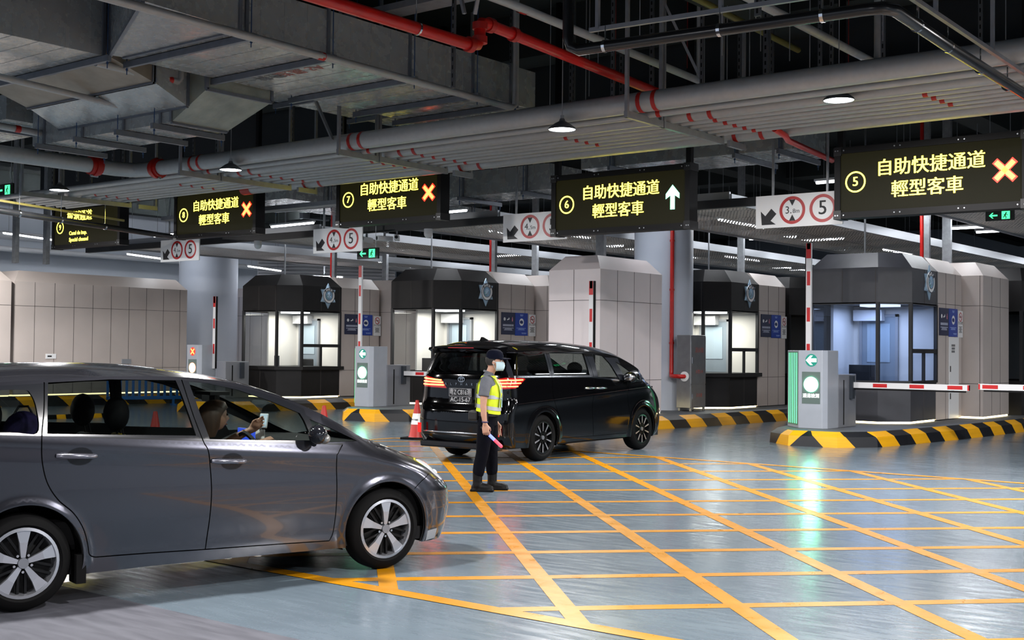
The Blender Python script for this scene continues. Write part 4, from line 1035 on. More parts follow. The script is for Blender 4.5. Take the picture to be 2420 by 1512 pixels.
pipe('thick grey pipe at the far side of the rack, just above the lane signs', [(-22.3, 18.3, 5.34), (6, 18.3, 5.34)], .135, [(-22.15, 18.3, 5.34, .32)]+bx(18.3, 5.34, .13, (.02, .5)), G_P)
M_CH = mat('channel_steel', '#8a8d92', .4, .3, noise=(8, .1))
for i, x in enumerate(TX):
    t = thing('pipe_trapeze', 'steel trapeze hanger under the pipe rack, %s from the right' % ['first', 'second', 'third', 'fourth', 'fifth'][i], 'hanger', (x, 15.0, 5.15), 0, 'trapeze hangers under the pipe rack')
    for (y0, y1) in ((-.05, .95), (.98, 2.85), (3.05, 3.6)):
        b = MB(); b.box(-.03, .03, y0, y1, -.05, 0.05); b.build('cross_channel', M_CH, t)
    for y in (-.02, .92, 1.0, 2.82, 3.56):
        b = MB(); b.box(-.025, .025, y-.025, y+.025, -.05, 3.25 if y not in (.92, 2.82) else 2.4); b.build('hanger_channel', M_CH, t)
# black drain pipe, its strut, red sprinkler main, grey conduits overhead
M_BPIPE = mat('drain_black', '#17181a', .25, noise=(5, .2))
pb = pipe('black drain pipe dropping from the ceiling and turning away at upper right', [(-7.75, 10.75, 8.4), (-7.75, 10.75, 5.1), (-7.72, 10.76, 5.0), (-7.62, 10.77, 4.95), (-6, 10.92, 4.95), (-4.55, 11.06, 4.95), (-4.40, 11.1, 4.95), (-4.33, 11.25, 4.95), (-4.4, 13, 4.95), (-4.6, 24, 4.95)], .062, (), None, M_BPIPE, 'drain_pipe', seg=16)
b = MB(); o = Vector((-7.75, 10.75, 8.4))
for p, d in (((-7.3, 10.8, 4.95), (1, .09, 0)), ((-6.0, 10.92, 4.95), (1, .09, 0)), ((-4.95, 11.02, 4.95), (1, .09, 0)), ((-4.36, 11.9, 4.95), (0, 1, 0)), ((-4.4, 12.9, 4.95), (0, 1, 0)), ((-4.44, 14.1, 4.95), (0, 1, 0)), ((-4.47, 15.2, 4.95), (0, 1, 0))):
    d = Vector(d).normalized(); p = Vector(p)-o; b.cyl(p-d*.018, p+d*.018, .069, 16); b.cyl(p+Vector((0, 0, .06)), p+Vector((0, 0, .22)), .008, 6)
b.build('clamp', M_CHROME, pb)
t = thing('support_strut', 'pale slotted strut above the black drain pipe', 'strut', (-7.5, 10.8, 5.15), 0)
b = MB(); b.bar((0, 0, 0), (3.2, .29, 0), .045, .045); b.build('strut_bar', M_CH, t); b = MB(); b.bar((3.2, .4, 0), (3.05, 9, 0), .045, .045); b.build('strut_bar', M_CH, t)
pieces('hanger', M_CH, t, [lambda b, p=p: b.box(p[0]-.02, p[0]+.02, p[1]-.02, p[1]+.02, 0, 3.2) for p in ((.1, 0), (1.5, .14), (2.6, .24), (3.15, 1.6), (3.1, 3.6), (3.08, 6))])
pr = pipe('red sprinkler main running away overhead with a jog upward', [(-10.12, 4, 5.6), (-10.12, 11.9, 5.6), (-10.12, 12.05, 5.63), (-10.12, 12.1, 5.72), (-10.12, 12.1, 5.85), (-10.13, 12.15, 5.93), (-10.15, 12.3, 5.95), (-10.35, 14.5, 5.95), (-10.6, 17.3, 5.95)], .075, (), None, M_RED, 'sprinkler_main', seg=16)
o = Vector((-10.12, 4, 5.6))
for p, d in (((-10.12, 11.9, 5.6), (0, 1, 0)), ((-10.12, 12.1, 5.7), (0, 0, 1)), ((-10.12, 12.1, 5.88), (0, 0, 1)), ((-10.16, 12.35, 5.95), (0, 1, 0)), ((-10.2, 12.9, 5.95), (0, 1, 0))):
    d = Vector(d); p = Vector(p)-o; b = MB(); b.cyl(p-d*.045, p+d*.045, .098, 16); b.build('coupling', M_REDBAND, pr, smooth=40)
b = MB(); b.ring(Vector((-10.12, 10.9, 5.6))-o, .075, .085, .03, 20, X=(1, 0, 0), Yv=(0, 0, 1), N=(0, 1, 0)); b.cyl(Vector((-10.12, 10.9, 5.68))-o, Vector((-10.12, 10.9, 8.4))-o, .008, 6); b.build('clamp', M_CHROME, pr)
pipe('grey conduit running along the right edge of the large silver duct', [(-12.25, 3, 5.72), (-12.45, 9.7, 5.72), (-12.6, 15.9, 5.72), (-12.6, 16.0, 5.78), (-12.6, 16.0, 8.3)], .055, [(-12.5, 11.55, 5.72, .12, (0, 1, 0))], 'grey conduits overhead')
pipe('grey conduit running away overhead right of the red main', [(-9.8, 8, 6.2), (-9.87, 12.4, 6.2), (-10.17, 17.8, 6.2), (-10.17, 17.85, 6.3), (-10.17, 17.85, 8.3)], .06, [(-9.9, 12.7, 6.2, .15, (0, 1, 0))], 'grey conduits overhead')
pipe('grey conduit running away overhead at the upper right with a bend up', [(-7.2, 10, 6.2), (-7.36, 18.3, 6.2), (-7.36, 18.4, 6.26), (-7.36, 18.42, 6.4), (-7.36, 18.42, 8.3)], .06, (), 'grey conduits overhead')
pipe('olive grey conduit high up between the two overhead conduits', [(-8.9, 12, 6.9), (-9.2, 19.5, 6.9)], .05, (), 'grey conduits overhead', mat('conduit_olive', '#7c7440', .4, .3))
pipe('grey conduit crossing under the upper left duct, capped with a red band', [(-15.85, 10.25, 5.84), (-15.95, 11.75, 5.84), (-15.95, 11.8, 5.9), (-15.95, 11.82, 6.2)], .055, [(-15.94, 11.6, 5.84, .08, (0, 1, 0))], 'grey conduits overhead')
pipe('grey conduit below the tan duct bend at the left', [(-17.2, 9.5, 5.68), (-17.5, 12.3, 5.62)], .05, (), 'grey conduits overhead')
pipe('grey conduit with a red mark at the left picture edge below the ducts', [(-19.8, 8.6, 5.5), (-20.3, 12.6, 5.5)], .06, [(-20.15, 11.5, 5.5, .1, (0, 1, 0))], 'grey conduits overhead')
pipe('red branch pipe dropping from the rack toward the five sign', [(-8.75, 17.7, 5.24), (-8.8, 18.2, 5.2), (-8.95, 18.6, 5.2), (-9.24, 21.0, 5.2)], .05, (), None, M_RED, 'branch_pipe')
pipe('red pipe seen between the ducts behind the rack at the left', [(-25.5, 21, 6.4), (-19.5, 20.2, 6.3)], .06, (), None, M_RED, 'branch_pipe')
po = pipe('dark drain pipe slanting across the nine sign at the left', [(-23.3, 8, 4.62), (-25.24, 14.05, 4.62), (-27.3, 20.0, 4.62)], .07, (), None, M_BPIPE, 'drain_pipe')
b = MB()
for y in (14.6, 15.9, 17.4):
    x = -25.24-(y-14.05)*.346; b.cyl((x+23.3, y-8-.02, 0), (x+23.3, y-8+.02, 0), .08, 14); b.cyl((x+23.3, y-8, .06), (x+23.3, y-8, 3.7), .008, 6)
b.build('clamp', M_CHROME, po)
t = thing('support_strut', 'olive strut just above the dark slanting drain pipe at the left', 'strut', (-23.3, 8, 4.86), 0)
b = MB(); b.bar((0, 0, 0), (-3.5, 10.2, 0), .045, .05); b.build('strut_bar', MATS['conduit_olive'], t)
# pale bracket posts at the far left
for i, (x, y) in enumerate(((-33.6, 19.2), (-33.3, 20.0))):
    tag(MB().box(-.09, .09, -.06, .06, 0, 4.1).build('steel_post', M_GALV, loc=(x, y, 4.1)), 'galvanised post above the long beige wall, %s of a pair' % ['left', 'right'][i], 'post')
# hanger channels and rods dropping from the ceiling
rn = random.Random(3)
HC = [(-11.7, 13.4, 5.5), (-10.6, 15.9, 5.6), (-11.2, 18.0, 5.6), (-9.2, 16.2, 5.6), (-8.9, 17.8, 5.6), (-8.6, 17.1, 5.6), (-8.2, 18.6, 5.7), (-7.9, 17.5, 5.6), (-10.0, 18.9, 5.7), (-9.6, 19.3, 5.8), (-6.4, 16.2, 5.6), (-5.7, 18.1, 5.8), (-5.0, 19.0, 5.8), (-12.4, 17.3, 5.6),
      (-13.2, 18.5, 5.6), (-15.0, 18.9, 5.6), (-18.0, 18.8, 5.6), (-19.2, 18.4, 5.6), (-21.0, 18.6, 5.6), (-22.4, 17.6, 5.6), (-23.4, 15.6, 5.5), (-24.2, 16.4, 5.5), (-25.4, 16.0, 5.5), (-26.4, 17.0, 5.5), (-27.4, 16.6, 5.5), (-23.9, 18.1, 5.5), (-6.9, 13.5, 5.8), (-13.0, 19.8, 5.6)]
ORD = ['first', 'second', 'third', 'fourth', 'fifth', 'sixth', 'seventh']
HC = sorted(HC)[::1]; M_CHD = mat('channel_dark', '#53565a', .5, .3)
for i, (x, y, z) in enumerate(HC):
    w = .028 if i % 3 else .04
    b = MB(); L = 8.4-z; b.box(-w, w, -.02, .02, 0, L)
    for q in range(int(L/.12)): b.box(-w*.35, w*.35, -.022, -.02, .03+q*.12, .09+q*.12, 1)
    tag(b.build('hanger_channel', [M_CHD, M_BLACK], loc=(x, y, z)), 'slotted steel channel hanging from the ceiling above the rack', 'hanger', 'slotted channels hanging above the rack')
for i in range(26):
    x, y, z = rn.uniform(-13, -4.5), rn.uniform(13, 19.5), rn.uniform(5.7, 6.6)
    tag(MB().cyl((0, 0, 0), (0, 0, 8.4-z), .007, 6).build('threaded_rod', mat('rod_red', '#7a1512', .5) if i % 4 == 0 else M_GREY, loc=(x, y, z)), 'red threaded rod hanging from the dark ceiling' if i % 4 == 0 else 'thin grey threaded rod hanging from the dark ceiling', 'rod', 'red threaded rods' if i % 4 == 0 else 'grey threaded rods')
# seismic braces
for i, (p, q, lb) in enumerate((((-11.2, 12.6, 7.6), (-10.9, 12.7, 6.3), 'diagonal brace left of the red elbow, steeper one'), ((-10.3, 12.5, 7.2), (-10.8, 12.8, 6.3), 'diagonal brace beside the red elbow, leaning right'), ((-16.9, 15.3, 6.6), (-16.0, 15.1, 5.4), 'diagonal brace down to the rack below the large duct'), ((-9.9, 15.9, 7.4), (-9.1, 16.3, 5.5), 'slotted diagonal brace behind the near thick pipe'))):
    b = MB(); b.bar((0, 0, 0), Vector(q)-Vector(p), .05, .04); tag(b.build('seismic_brace', M_CH, loc=p), lb, 'brace')
# cable trays
def tray(label, p, q, w=.35):
    t = thing('cable_tray', label, 'tray', p, 0, 'cable trays'); p = Vector(p); d = Vector(q)-p; n = Vector((-d.y, d.x, 0)).normalized()*w/2
    b = MB(); b.bar(n, n+d, .03, .1); b.bar(-n, d-n, .03, .1); b.bar(Vector((0, 0, -.045)), d+Vector((0, 0, -.045)), w, .008); b.build('tray_body', M_CH, t)
tray('grey cable tray crossing near the ceiling behind the red elbow', (-14.5, 13.6, 6.9), (-6, 13.6, 6.9))
tray('cable tray along the wall head above the far left booth', (-27.5, 20.0, 5.1), (-20.6, 20.0, 5.1))
tray('cable tray above the signs at the right', (-13.5, 20.1, 6.5), (4, 20.1, 6.5))
# background left: pipes and a louvre
for i, (x0, y0, x1, y1, z, r) in enumerate(((-44.5, 20, -44.5, 46, 5.9, .16), (-44, 20, -44, 46, 5.35, .10))):
    pipe('pale pipe crossing the bright area far left, %s one' % ['upper', 'lower'][i], [(x0, y0, z), (x1, y1, z)], r, (), None, M_WHITE, 'far_pipe')
t = thing('louvre', 'bright white slatted louvre between the far round column and the left booth', 'louvre', (-40.5, 38, 4.3), .9)
b = MB()
for i in range(11): b.hexa([(-3, -.06, i*.15), (3, -.06, i*.15), (3, .06, i*.15+.07), (-3, .06, i*.15+.07), (-3, -.06, i*.15+.03), (3, -.06, i*.15+.03), (3, .06, i*.15+.10), (-3, .06, i*.15+.10)])
b.build('slat', M_WHITE, t); b = MB(); b.box(-3.05, 3.05, .1, .12, -.05, 1.75); b.build('backing', M_WHITE, t)

pipe('grey pipe with brackets running back over the island of the blue lit booth', [(-9.15, 21.4, 4.95), (-9.15, 52, 4.95)], .06, (), None, M_GALV, 'far_pipe')
# ---------------------------------------------------------------- cars
def curve(pts):
    P = sorted(pts); X = [p[0] for p in P]; Y = [p[1] for p in P]; n = len(P)
    m = []
    for i in range(n):
        if i == 0: m.append((Y[1]-Y[0])/(X[1]-X[0]))
        elif i == n-1: m.append((Y[-1]-Y[-2])/(X[-1]-X[-2]))
        else:
            a = (Y[i]-Y[i-1])/(X[i]-X[i-1]); b = (Y[i+1]-Y[i])/(X[i+1]-X[i]); m.append(0 if a*b <= 0 else 2*a*b/(a+b))
    def f(x):
        if x <= X[0]: return Y[0]
        if x >= X[-1]: return Y[-1]
        i = 0
        while x > X[i+1]: i += 1
        h = X[i+1]-X[i]; t = (x-X[i])/h
        return (1+2*t)*(1-t)**2*Y[i]+t*(1-t)**2*h*m[i]+t*t*(3-2*t)*Y[i+1]+t*t*(t-1)*h*m[i+1]
    return f
def spl(pts, k=6, closed=False):
    n = len(pts); out = []
    for i in range(n if closed else n-1):
        p = [pts[(i+j) % n] if closed else pts[min(max(i+j, 0), n-1)] for j in (-1, 0, 1, 2)]
        for q in range(k):
            t = q/k
            out.append(tuple(.5*(2*p[1][a]+(p[2][a]-p[0][a])*t+(2*p[0][a]-5*p[1][a]+4*p[2][a]-p[3][a])*t*t+(3*p[1][a]-p[0][a]-3*p[2][a]+p[3][a])*t**3) for a in (0, 1)))
    if not closed: out.append(tuple(pts[-1]))
    return out
def ribbon(line, w):
    L = [Vector(p) for p in line]; n = len(L); a, b = [], []
    for i in range(n):
        d = (L[min(i+1, n-1)]-L[max(i-1, 0)]).normalized(); q = Vector((-d.y, d.x))*w/2
        a.append(tuple(L[i]+q)); b.append(tuple(L[i]-q))
    return a+b[::-1]
def circ(c, r, n=40, a0=0, a1=2*PI): return [(c[0]+r*math.cos(a0+(a1-a0)*i/(n-1)), c[1]+r*math.sin(a0+(a1-a0)*i/(n-1))) for i in range(n)]
def inside(p, poly):
    x, y = p; c = False; j = len(poly)-1
    for i in range(len(poly)):
        xi, yi = poly[i]; xj, yj = poly[j]
        if (yi > y) != (yj > y) and x < (xj-xi)*(y-yi)/(yj-yi)+xi: c = not c
        j = i
    return c
def patch(regions, outline, gs):
    """constrained triangulation of a side view: regions = [(name, polygon)] in priority order, rest of the outline is 'body'"""
    V = []; E = []
    def addpoly(P):
        D = []
        for i in range(len(P)):
            a = Vector(P[i]); b = Vector(P[(i+1) % len(P)]); k = max(1, int((b-a).length/gs+.5))
            D += [tuple(a.lerp(b, j/k)) for j in range(k)]
        o = len(V); V.extend(D); n = len(D); E.extend([(o+i, o+(i+1) % n) for i in range(n)])
    addpoly(outline)
    for nm, P in regions: addpoly(P)
    cell = {}
    for p in V: cell.setdefault((int(p[0]//gs), int(p[1]//gs)), []).append(p)
    xs = [p[0] for p in outline]; ys = [p[1] for p in outline]
    i = 0; x = min(xs)
    G = []
    while x < max(xs):
        y = min(ys)+(gs*.5 if i % 2 else 0)
        while y < max(ys):
            cx, cy = int(x//gs), int(y//gs)
            if inside((x, y), outline) and not any((q[0]-x)**2+(q[1]-y)**2 < (.45*gs)**2 for a in (-1, 0, 1) for b in (-1, 0, 1) for q in cell.get((cx+a, cy+b), ())):
                G.append((x, y))
            y += gs
        x += gs*.9; i += 1
    rv, re, rf, *_ = geometry.delaunay_2d_cdt([Vector(p) for p in V+G], E, [], 0, 1e-5)
    out = {}
    for f in rf:
        c = (sum(rv[k].x for k in f)/len(f), sum(rv[k].y for k in f)/len(f))
        if not inside(c, outline): continue
        nm = 'body'
        for n_, P in regions:
            if inside(c, P): nm = n_; break
        if nm: out.setdefault(nm, []).append(tuple(f))
    return [tuple(v) for v in rv], out
def realise(name, V, faces, fm, mtl, parent, flip=False, inset=0., nrm=None):
    use = sorted({i for f in faces for i in f}); ix = {k: i for i, k in enumerate(use)}
    vs = [fm(*V[k], inset) for k in use]
    fs = [tuple(ix[i] for i in (f[::-1] if flip else f)) for f in faces]
    me = bpy.data.meshes.new(name); me.from_pydata(vs, [], fs); me.materials.append(mtl)
    me.polygons.foreach_set('use_smooth', [True]*len(fs))
    e = 2e-3; N = []
    for k in use:   # analytic normals keep the painted panels smooth
        a, b = V[k]
        p = Vector(fm(a+e, b, inset))-Vector(fm(a-e, b, inset)); q = Vector(fm(a, b+e, inset))-Vector(fm(a, b-e, inset))
        n = p.cross(q)
        if flip: n = -n
        N.append(n.normalized() if n.length > 1e-12 else Vector((0, 0, 1)))
    me.normals_split_custom_set_from_vertices(N)
    o = bpy.data.objects.new(name, me); COL.objects.link(o)
    if parent: o.parent = parent
    return o
def paint(name, col, metal, rough, coat=1., fl=None):
    m = mat(name, col, rough, metal, coat=coat)
    return m
M_CARG = paint('paint_grey', '#43444c', .88, .2)
M_CARB = paint('paint_black', '#040405', .0, .07, 0.)
M_TINT = glass('tinted_glass', (.34, .37, .36))
M_TINTD = glass('privacy_glass', (.07, .075, .08))
M_TINTL = glass('light_tint', (.50, .54, .52))
M_TRIMREFL = mat('trim_and_dark_reflection', '#15171c', .18)  # real trim; on the grey car's pillars, dark reflection put into colour
M_CABIN = mat('cabin_dark', '#131316', .8)
M_SEAT = mat('seat_fabric', '#17171a', .8)
M_LENS = glass('clear_lens', (.85, .88, .9))
M_RIMS = mat('rim_silver', '#b9bcc4', .25, .8)
M_RIMD = mat('rim_dark', '#0f1012', .35, .5)
def wheel(car, x, y, R, rr, wd, side, spokes, style, label=None):
    """wheel facing +side (-1 = right, +1 = left); rim is the part, tyre spokes and cap its pieces"""
    rim = MB(); s = side
    rim.lathe([(rr, -.02*s), (rr+.008, 0), (rr-.012, .004*s), (rr-.02, -.05*s), (rr-.03, -wd*.8*s)], n=44, axis='y')
    w = rim.build('wheel', M_RIMS if style == 5 else M_RIMD, car, smooth=40, loc=(x, y, R))
    b = MB(); b.lathe([(rr+.003, -.01*s), (rr+.03, .012*s), (R-.07, .016*s), (R-.03, .002*s), (R-.006, -.03*s), (R, -.06*s), (R, -wd+.06*s*0-.0) if False else (R, -(wd-.06)*s), (R-.02, -(wd-.01)*s), (R-.08, -wd*s), (rr, -wd*s)], n=56, axis='y'); b.build('tyre', M_RUBBER, w, smooth=35)
    b = MB(); b.cyl((0, -.075*s, 0), (0, -.09*s, 0), rr-.015, 40); b.build('brake_backing', mat('wheel_back', '#08090a', .6, .3), w)
    for i in range(spokes):
        a = PI/2+2*PI*i/spokes; u = Vector((math.cos(a), 0, math.sin(a))); t = Vector((-math.sin(a), 0, math.cos(a)))
        def slab(b, r0, r1, w0, w1, y0, y1, mi=0, tt=0, sh0=0, sh1=0):
            P = []
            for r_, w_, yy, sh in ((r0, w0, y0, sh0), (r1, w1, y1, sh1)):
                for e in ((-1, 0), (1, 0), (1, -1), (-1, -1)): P.append(u*r_+t*(w_*e[0]+sh)+Vector((0, (yy+e[1]*.025)*s, 0)))
            b.hexa(P, mi)
        if style == 5:
            b = MB(); slab(b, .035, rr*.6, .014, .026, -.006, 0); slab(b, rr*.6, rr-.002, .026, .048, 0, -.006); b.build('spoke', M_RIMS, w)
            b = MB(); a += PI/spokes; u = Vector((math.cos(a), 0, math.sin(a))); t = Vector((-math.sin(a), 0, math.cos(a)))
            slab(b, .05, rr-.004, .008, .008, -.03, -.03, sh0=.022, sh1=.026); slab(b, .05, rr-.004, .008, .008, -.03, -.03, sh0=-.022, sh1=-.026); b.build('spoke', M_RIMD, w)
            b = MB(); b.cyl(u*.058+Vector((0, -.025*s, 0)), u*.058+Vector((0, -.008*s, 0)), .009, 8); b.build('wheel_nut', M_CHROME, w)
        else:
            b = MB(); slab(b, .05, rr-.004, .012, .018, -.006, -.004, sh0=.0, sh1=.0); b.build('spoke', M_RIMD, w)
            b = MB(); slab(b, rr*.42, rr-.008, .007, .013, .001, .001); b.build('spoke_face', M_RIMS, w)
    b = MB(); b.cyl((0, -.03*s, 0), (0, .002*s, 0), .034, 20); b.build('hub_cap', mat('cap_grey', '#8a8d94', .3, .7), w)
    return w
def top_strip(name, fe, fc, wf, x0, x1, t0, t1, mtl, parent, nx=40, nt=20, p=2.4, dz=0.):
    b = MB()
    for i in range(nx+1):
        x = x0+(x1-x0)*i/nx; ze = fe(x); zc = fc(x); w = wf(x, ze)
        for j in range(nt+1):
            t = t0+(t1-t0)*j/nt; b.v.append((x, w*t, ze+(zc-ze)*(1-abs(t)**p)+dz))
    for i in range(nx):
        for j in range(nt):
            b.f.append((i*(nt+1)+j, (i+1)*(nt+1)+j, (i+1)*(nt+1)+j+1, i*(nt+1)+j+1)); b.m.append(0)
    return b.build(name, mtl, parent, smooth=60)

# ------------------------------------------------ grey estate car
def grey_car():
    phi = .2416
    car = thing('car', 'dark grey metallic estate car in the left foreground with a driver inside', 'car', (-8.2217, 4.5346, 0), PI/2-phi)
    fe = curve([(-.98, .95), (-.94, 1.2), (-.86, 1.37), (-.72, 1.452), (-.5, 1.47), (-.12, 1.483), (.17, 1.496), (.5, 1.513), (.78, 1.517), (1.06, 1.511), (1.35, 1.487), (1.58, 1.447), (1.81, 1.385), (2.05, 1.289), (2.3, 1.172), (2.58, 1.025), (2.7, .975), (2.85, .932), (3.0, .878), (3.15, .832), (3.28, .795), (3.4, .735), (3.48, .66)])
    fc = curve([(-.98, 1.0), (-.93, 1.30), (-.85, 1.47), (-.7, 1.55), (-.5, 1.578), (-.09, 1.596), (.15, 1.604), (.54, 1.605), (.82, 1.597), (1.1, 1.570), (1.4, 1.531), (1.63, 1.487), (1.83, 1.427), (2.03, 1.357), (2.28, 1.247), (2.54, 1.12), (2.72, 1.035), (2.82, 1.005), (2.96, .952), (3.15, .875), (3.28, .824), (3.40, .758), (3.48, .69)])
    xf = curve([(.12, 3.52), (.18, 3.56), (.3, 3.60), (.45, 3.625), (.58, 3.615), (.65, 3.57), (.72, 3.50), (.8, 3.42), (.9, 3.3), (1.1, 3.1), (1.6, 2.9)])
    def wf(x, z, ins=0.):
        zb = 1.14-.0565*x if x < 2.5 else .999
        if z < .62: w = .858-.052*((.62-z)/.45)**2
        elif z < zb: w = .858-.028*((z-.62)/(zb-.62))**2
        else:
            t = (z-zb)/max(.05, 1.52-zb); w = .83-.17*max(0, t)**1.2
        zc = 1.083-.078*x if x < 2.3 else .905-.14*(x-2.3)
        w += .014*math.exp(-((z-zc)/.075)**2)
        w += .010/(1+math.exp((z-.345)/.022))
        for hx in (0, 2.75):
            r = math.hypot(x-hx, z-.317)
            w += .016*math.exp(-((r-.375)/.045)**2)
        if x > 2.2:
            q = min(1, max(0, (z-(fe(x)-.16))/.16)); k = min(1, (x-2.2)/.5); w -= k*.10*q**2.4
        w *= 1-.012*((x-1.3)/1.9)**2
        u = (xf(z)-x)/.62
        if u < 1: w *= (1-(1-max(u, 0))**2.5)**(1/2.5)
        u = (x+.985)/.34
        if u < 1: w *= (1-(1-max(u, 0))**3)**(1/3)
        return max(w-ins, .0)
    top = [(x, fe(x)) for x in [-.98+(3.46+.98)*i/70 for i in range(71)]]
    front = [(xf(z)-.002, z) for z in (.6, .55, .5, .45, .4, .35, .3, .25, .2)]
    bottom = [(3.50, .17), (3.33, .178), (3.10, .185), (2.36, .203), (1.58, .212), (.86, .216), (.38, .208), (-.4, .215), (-.9, .28)]
    rear = [(-.978, .4), (-.98, .6), (-.98, .8)]
    outline = top+front+bottom+rear
    fa = circ((2.738, .317), .372, 50, -.5, PI+.5); ra = circ((0, .317), .378, 50, -.5, PI+.5)
    fa += [(2.40, -.1), (3.08, -.1)]; ra += [(-.33, -.1), (.33, -.1)]
    g = .008
    mid = spl([(1.115, 1.49), (1.16, 1.25), (1.213, 1.063), (1.25, .973), (1.273, .741), (1.265, .538), (1.24, .296)])
    fr = spl([(2.345, .99), (2.30, .93), (2.283, .89), (2.288, .68), (2.283, .463), (2.268, .333), (2.24, .268)])
    rr_ = spl([(.155, 1.48), (.13, 1.3), (.098, 1.13), (.099, .986), (.132, .835), (.203, .717), (.304, .622), (.37, .516), (.403, .411), (.418, .34), (.455, .316)])
    bot = spl([(.455, .316), (.85, .308), (1.24, .296), (1.8, .282), (2.24, .268)])
    belt = [(-.9, 1.19), (-.165, 1.151), (.1, 1.135), (.58, 1.109), (1.217, 1.064), (2.04, 1.012), (2.36, .993)]
    def bz(x):
        for a, b in zip(belt, belt[1:]):
            if a[0] <= x <= b[0]: return a[1]+(b[1]-a[1])*(x-a[0])/(b[0]-a[0])
        return belt[-1][1]
    qg = spl([(-.62, 1.40), (-.3, 1.425), (.0, 1.432), (.06, 1.40), (.085, 1.30), (.07, 1.155), (-.1, 1.165), (-.6, 1.19), (-.68, 1.28)], 5, True)
    rg = [(.18, 1.478), (.6, 1.496), (1.07, 1.485), (1.10, 1.38), (1.165, 1.10), (.60, 1.125), (.135, 1.148), (.155, 1.32)]
    fg = [(1.165, 1.475), (1.31, 1.462), (1.53, 1.415), (1.766, 1.335), (2.01, 1.235), (2.04, 1.18), (2.09, 1.03), (1.6, 1.053), (1.265, 1.072), (1.215, 1.25)]
    tg = [(2.085, 1.19), (2.25, 1.12), (2.49, 1.012), (2.17, 1.012), (2.12, 1.08)]
    regions = [(None, fa), (None, ra), (None, ribbon(mid, g)), (None, ribbon(fr, g)), (None, ribbon(rr_, g)), (None, ribbon(bot, g)),
               (None, ribbon([(2.985, .62), (3.07, .675), (3.165, .722)], .006)),
               ('rear_cup', [(.345+.088*math.cos(2*PI*i/26), .992+.060*math.sin(2*PI*i/26)) for i in range(26)]), ('front_cup', [(1.428+.088*math.cos(2*PI*i/26), .908+.060*math.sin(2*PI*i/26)) for i in range(26)]),
               ('quarter_window', qg), ('rear_window', rg), ('front_window', fg), ('corner_window', tg),
               ('headlight', spl([(3.10, .826), (3.165, .826), (3.27, .79), (3.372, .742), (3.405, .70), (3.385, .655), (3.31, .672), (3.20, .752)], 4, True)),
               ('fog_trim', [(3.14, .27), (3.27, .275), (3.262, .195), (3.14, .19)]),
               ('chrome', ribbon([(x, bz(x)) for x in [-.85+3.2*i/40 for i in range(41)]], .014)),
               ('pillar', [(x, bz(x)+.008) for x in [-.75+2.86*i/20 for i in range(21)]]+[(x, fe(x)-.022) for x in [2.05-2.8*i/30 for i in range(31)]]),  # pillars are body paint; their dark reflection is painted in as colour
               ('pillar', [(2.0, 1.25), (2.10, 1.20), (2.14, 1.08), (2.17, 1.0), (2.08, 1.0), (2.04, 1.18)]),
               ('rear_door', rr_+bot[:21]+mid[::-1] if False else rr_+[p for p in bot if p[0] < 1.24]+mid[::-1]),
               ('front_door', mid+[p for p in bot if p[0] > 1.24]+fr[::-1]+[(2.12, 1.0), (2.06, 1.22), (1.8, 1.36), (1.5, 1.45), (1.3, 1.485)])]
    V, R = patch(regions, outline, .026)
    allbody = [f for k, v in R.items() if 'window' not in k for f in v]
    mats_ = dict(body=M_CARG, rear_door=M_CARG, front_door=M_CARG, quarter_window=M_TINT, rear_window=M_TINT, front_window=M_TINTL, corner_window=M_TINTL,
                 headlight=mat('headlamp', '#dfe3e8', .1, .35), fog_trim=M_GREY, chrome=mat('belt_trim', '#2a2b2e', .2, .6), pillar=M_TRIMREFL, rear_cup=mat('cup_dark', '#0c0c10', .15), front_cup=mat('cup_dark', '#0c0c10', .15))
    for s in (-1, 1):
        fm = lambda x, z, ins=0., s=s: (x, s*wf(x, z, ins), z)
        P = {}
        for k in ('body', 'rear_door', 'front_door', 'rear_cup', 'front_cup', 'headlight', 'fog_trim', 'chrome', 'pillar', 'quarter_window', 'rear_window', 'front_window', 'corner_window'):
            par = car
            if k in ('rear_window', 'rear_cup'): par = P['rear_door']
            if k in ('front_window', 'front_cup'): par = P['front_door']
            nm = {'body': 'body_side', 'rear_window': 'window', 'front_window': 'window', 'quarter_window': 'window', 'corner_window': 'window', 'chrome': 'belt_trim', 'rear_cup': 'handle_cup', 'front_cup': 'handle_cup'}.get(k, k)
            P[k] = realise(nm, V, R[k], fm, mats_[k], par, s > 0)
        realise('lining', V, allbody, lambda x, z, ins=0., s=s: (x, s*max(0., wf(x, z)-.03), z), M_CABIN, car, s > 0)
        # handles
        for hx, hz, par in ((.335, .995, P['rear_door']), (1.418, .910, P['front_door'])):
            y = s*(wf(hx, hz))
            b = MB(); b.tube([(hx-.145, y+s*.004, hz+.006), (hx-.10, y+s*.026, hz+.004), (hx+.03, y+s*.03, hz-.002), (hx+.09, y+s*.024, hz-.005), (hx+.115, y+s*.004, hz-.006)], [.014, .019, .018, .017, .012], 12); b.build('handle', mat('handle_grey', '#6d6e78', .2, .7, coat=1), par, smooth=60)
        # mirror
        y = s*.93; b = MB(); b.ball((2.075, y, 1.082), 1, 20, sq=(.058, .11, .072)); b.build('mirror', mat('mirror_dark', '#17181d', .12, .2, coat=1), car, smooth=60)
        m = [o for o in car.children if o.name.startswith('mirror')][-1]
        b = MB(); b.ball((2.104, y+s*.04, 1.055), 1, 16, sq=(.036, .08, .042)); b.build('turn_signal', mat('lens_clear', '#9a9a98', .1, .6), m, smooth=60)
        b = MB(); b.tube([(2.10, s*.82, 1.0), (2.09, s*.86, 1.03), (2.08, y, 1.05)], .025, 8); b.build('mirror_arm', M_TRIMREFL, m)
        # mud flap, lamp bulb
        b = MB(); b.box(.335, .40, s*.70, s*.845, .15, .34); b.build('mud_flap', M_RUBBER, car)
